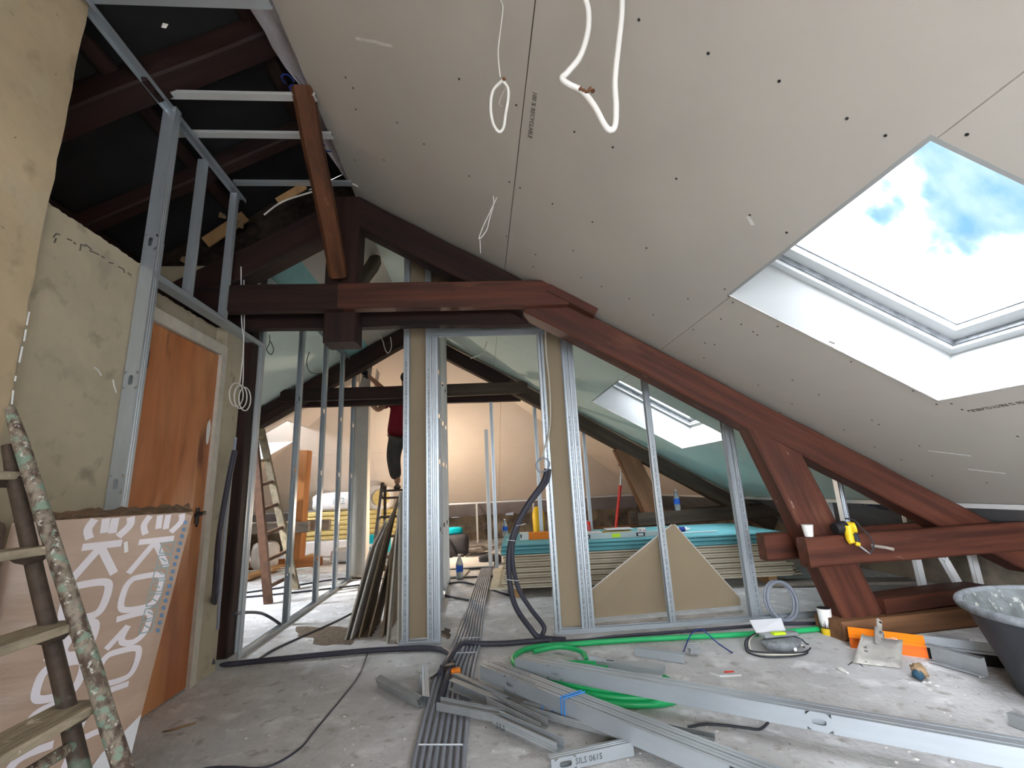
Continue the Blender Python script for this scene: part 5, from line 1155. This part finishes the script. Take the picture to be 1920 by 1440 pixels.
skin_body('trousers', [(V((-1.12,YW,2.02)),(.20,.13)), (V((-1.20,YW,1.80)),.13), (kl+V((-.03,0,0)),.11), (fl_+V((-.02,0,.07)),.085), (V((-1.01,YW,1.80)),.105), (kr,.088), (fr_+V((0,0,.07)),.075)], [(0,1),(1,2),(2,3),(0,4),(4,5),(5,6)], 'trousers', w)
hh_ = MB(); me = D.meshes.new('hair'); bm = bmesh.new(); bmesh.ops.create_uvsphere(bm, u_segments=16, v_segments=10, radius=.098); bmesh.ops.delete(bm, geom=[v for v in bm.verts if v.co.z < -.02 and v.co.y > -.0], context='VERTS'); bm.to_mesh(me); bm.free()
link('hair', me, 'hair', w, Matrix.Translation(hed+V((0,0,.07))) , True)
for nm, hnd, elb in (('glove', hnr, elr), ('glove', hnl, ell)):
    d = (hnd-elb).normalized(); s_ = d.cross(V((0,1,0))).normalized()
    jj = [(hnd-d*.02,.032), (hnd+d*.03,.036)]; ee = [(0,1)]
    for k in range(4):
        b_ = hnd+d*.06+s_*(.024*(k-1.5)); jj += [(b_,.011), (b_+d*.035+V((-.0,-.02,.0)),.010), (b_+d*.045+V((0,-.045,0)),.008)]; m_ = len(jj); ee += [(1,m_-3),(m_-3,m_-2),(m_-2,m_-1)]
    jj += [(hnd+s_*.045+V((0,-.02,0)),.012), (hnd+s_*.06+d*.02+V((0,-.045,0)),.010)]; m_ = len(jj); ee += [(0,m_-2),(m_-2,m_-1)]
    skin_body(nm, jj, ee, 'glove' if hnd is hnr else 'skin', w, 1)
for p in (fl_, fr_):
    MB().tube([p+V((0,.05,-.03)), p+V((0,-.02,-.022)), p+V((0,-.12,-.033)), p+V((0,-.19,-.04))], [.036,.042,.036,.02], 12).build('shoe', 'black', w, True)
# timber frame of the left room: post with clasping beams
r = thing('post_and_beams', (-3.0,8.2,0), 'timber post painted sunlit orange with pale clasping beams in the left room', 'timber frame')
a, b = atY(571,845,8.0), atY(556,1035,8.0); a2 = V((a.x-.06, 8.0, a.z)); 
beam('upright', 'timber_sunlit', V((a.x-.03,8.0,a.z)), V((b.x-.02,8.0,.13)), .24, .22, (0,1,0), r)
zc = atY(565,985,8.0).z; beam('clasping_beam', 'timber_dusty', (a.x-.95, 7.83, zc), (a.x+.20, 7.83, zc-.02), .10, .17, (0,0,1), r); beam('clasping_beam', 'timber_dusty', (a.x-1.4, 8.17, zc), (a.x+.42, 8.17, zc-.02), .10, .17, (0,0,1), r)
beam('foot_beam', 'timber_sunlit', (a.x-.9, 8.0, .065), (a.x+.35, 8.0, .065), .20, .13, (0,0,1), r)
p0, p1 = fl(455,1085,.05), fl(640,1025,.05); o = beam('floor_plank', 'pine', p0, p1, .16, .06, (0,0,1)); tag(o, 'long pine plank lying on the left room floor', 'plank')
# insulation pile
def pile(x0, x1, y, z0, n, label):
    for k in range(n):
        rd = random.Random(k+int(x0*10)); me = D.meshes.new('roll'); hgt = .085; mb = MB()
        mb.box((x0+rd.uniform(-.03,.03), y+rd.uniform(-.03,.03), z0+k*hgt+.001), (x1+rd.uniform(-.03,.03), y+.62+rd.uniform(-.03,.03), z0+(k+1)*hgt-.003)); o = mb.build('insulation_batt', 'wool_yellow', None, bevel=.02); tag(o, label + ', ' + ['lowest one','second from the bottom','third from the bottom','third from the top','second from the top','topmost one'][k], 'insulation batt', 'yellow insulation batts')
pile(-3.30, -1.55, 9.0, .30, 6, 'yellow insulation batt stacked in the left room'); 
def soft(name, c, dims, m, label, cat, seed=0, rot=0, parent=None):
    me = D.meshes.new(name); bm = bmesh.new(); bmesh.ops.create_cube(bm, size=1); bmesh.ops.subdivide_edges(bm, edges=bm.edges, cuts=5, use_grid_fill=True); rd = random.Random(seed)
    for v in bm.verts:
        q = v.co*2; l = (abs(q.x)**4+abs(q.y)**4+abs(q.z)**4)**.25; v.co = q/l/2*(1+rd.uniform(-.03,.03)); v.co = V((v.co.x*dims[0], v.co.y*dims[1], v.co.z*dims[2]))
    bm.to_mesh(me); bm.free(); o = link(name, me, m, parent, Matrix.Translation(V(c)) @ Matrix.Rotation(rot, 4, 'Z'), True)
    if label: tag(o, label, cat)
    return o
bs = MB().box((-3.3,9.0,0),(-1.5,9.6,.298)).build('wrapped_bale', 'wrap_white', None, bevel=.03); tag(bs, 'white wrapped bale under the yellow insulation batts', 'bale')
pk = soft('insulation_roll', (-2.6,9.25,.98), (1.2,.6,.36), 'wrap_white', 'white plastic wrapped insulation pack on top of the yellow batts', 'insulation pack', 1); text('printed_text', 'iR2', .17, (-2.75,8.93,.98), (1,0,.05), (0,0,1), 'bag_print_teal', pk)
rl = soft('insulation_roll', (-1.86,8.95,1.02), (.42,.6,.44), 'wrap_white', 'white wrapped roll with yellow wool end above the teal case', 'insulation roll', 2); MB().lathe([(.15,0),(.15,.02)], (-1.80,8.64,1.02), 20, ax=(0,-1,0)).build('wool_end', 'wool_yellow', rl)
for k, (c, dm, lb) in enumerate((((-2.15,8.25,.12),(.75,.4,.22),'white product bag lying before the insulation pile'),((-3.95,7.5,.26),(.5,.5,.5),'upright white sack in the left room behind the studs'),((-3.45,7.9,.22),(.4,.4,.42),'rounded white sack beside the upright sack'))):
    o = soft('white_sack', c, dm, 'wrap_white', lb, 'sack', 5+k, .25*k)
    if k == 0: MB().box((-2.02,8.035,.07),(-1.90,8.045,.17)).build('dark_label', 'print_dark', o)
rd = random.Random(12)
for k in range(16):
    p = V((rd.uniform(-4.2,-2.2), rd.uniform(6.7,8.0), .012+.004*k)); a_ = rd.uniform(-.5,.5)
    o = MB().bar(p, p+V((math.cos(a_)*.5, math.sin(a_)*.5, .02)), .05, .006).build('packing_strip', 'wrap_white' if k % 3 else 'level_grey'); tag(o, 'pale strip of waste lying on the left room floor', 'scrap', 'waste strips in the left room')
# teal tool case
r = thing('tool_case', (-1.80,8.0,0), 'teal plastic tool case seen behind the dark ladder', 'case'); c = V((-1.74,7.85,.155))
MB().box((c.x-.22,c.y,.155),(c.x+.22,c.y+.28,.44)).build('body', 'teal_case', r, bevel=.012); MB().box((c.x-.21,c.y+.005,.002),(c.x+.21,c.y+.275,.154)).build('lower_tray', 'lamp_grey', r)
for dx in (-.15,.15): MB().box((c.x+dx-.03,c.y-.012,.34),(c.x+dx+.03,c.y-.001,.45)).build('latch', 'black', r)
MB().box((c.x-.10,c.y-.008,.26),(c.x+.06,c.y-.001,.31)).build('label_plate', 'wrap_white', r)
# clutter in the passage: tool bag with gloves, fallen boards, black bag
r = thing('tool_bag', (-.50,8.2,0), 'dark grey tool bag with teal tool and gloves in the passage', 'bag')
soft('bag_body', (-.47,8.15,.19), (.50,.40,.38), 'bag_black', None, None, 3, 0, r); soft('teal_tool', (-.47,8.10,.42), (.30,.2,.12), 'teal_case', None, None, 4, .4, r); soft('glove_pair', (-.68,8.0,.36), (.22,.14,.10), 'black', None, None, 6, .6, r); MB().tube(smooth_path([(-.62,7.95,.38),(-.50,7.9,.25),(-.42,7.88,.05)]), .02, 8).build('shoulder_strap', 'black', r)
o = MB().prism([fl(832,1068,.03), fl(925,1062,.03), fl(930,1045,.03), fl(840,1048,.03)], (0,0,.014)).build('plasterboard_offcut', 'gypsum_edge'); tag(o, 'flat white board offcut lying across the passage floor', 'plasterboard')
o = MB().prism([fl(812,1082,.006), fl(830,1066,.006), fl(880,1070,.006), fl(870,1082,.006)], (0,0,.014)).build('plasterboard_offcut', 'board_face'); tag(o, 'grey board offcut beside the passage bottle', 'plasterboard')
rd = random.Random(31)
for k in range(26):
    p = V((rd.uniform(-.5,.5), rd.uniform(7.7,9.3), .012+.010*(k % 4))); a_ = rd.uniform(-1.2,1.2); m_ = rd.choice(['timber_dusty','board_face','black_rubber','wrap_white'])
    o = MB().bar(p, p+V((math.cos(a_)*.35, math.sin(a_)*.35, rd.uniform(0,.012))), .05, .015).build('offcut_piece', m_); tag(o, 'offcut in the heap at the passage end', 'scrap', 'offcuts heaped at the passage end')
soft('black_bag', (.12,7.15,.07), (.34,.22,.13), 'bag_black', 'small black bag on the passage floor by the boards', 'bag', 9)
# red prop + stand behind the stack, yellow bucket
r = thing('support_prop', (1.95,7.6,0), 'red telescopic prop leaning behind the plasterboard stack', 'prop')
a, b, c = atY(1150,985,6.9), atY(1163,910,6.9), atY(1166,872,6.9); MB().tube([V((a.x-.06,6.9,.0)), b], .022, 10).build('red_tube', 'red', r); MB().tube([b, c], .015, 8).build('inner_tube', 'galvanised', r); MB().bar(c+V((-.06,0,0)), c+V((.05,0,0)), .04, .012).build('head_plate', 'black', r)
o = MB().lathe([(.09,0),(.10,.30),(.07,.40),(.045,.42)], (.92,7.5,0.35), 18).build('jerrycan', 'yellow', None, True); tag(o, 'yellow canister standing on the dark case behind the stack', 'canister')
o = MB().box((.72,7.3,0),(1.12,7.7,.348)).build('dark_case', 'bag_black', None, bevel=.01); tag(o, 'dark case under the yellow canister', 'case')
beamp = beam('floor_beam', 'timber_brown', (1.5,7.9,.25), (3.3,7.9,.28), .2, .2, (0,0,1)); tag(beamp, 'brown timber lying low behind the plasterboard stack', 'beam'); 
for k, x in enumerate((1.7,3.1)):
    o = MB().box((x,7.82,0),(x+.12,7.98,.148)).build('bearer_block', 'timber_brown'); tag(o, ['left','right'][k]+' timber block under the low brown beam', 'block', 'blocks under the low beam')
beam('sill_board', 'timber_dusty', (2.9, 4.75, .02), (4.2, 4.45, .02), .25, .035, (0,0,1)); tag(D.objects['sill_board'], 'dusty grey board lying under the eave behind the strut', 'board')
# end stub of second tie behind the beam: membrane lettering
mt_ = text('printed_text', 'VARIO', .11, V((3.62, 4.35, rz(3.62)+.02)), (.35,-.9,-.2), (.8,0,-.47), 'navy', None); tag(mt_, 'dark blue letters printed on the membrane under the eave', 'lettering')
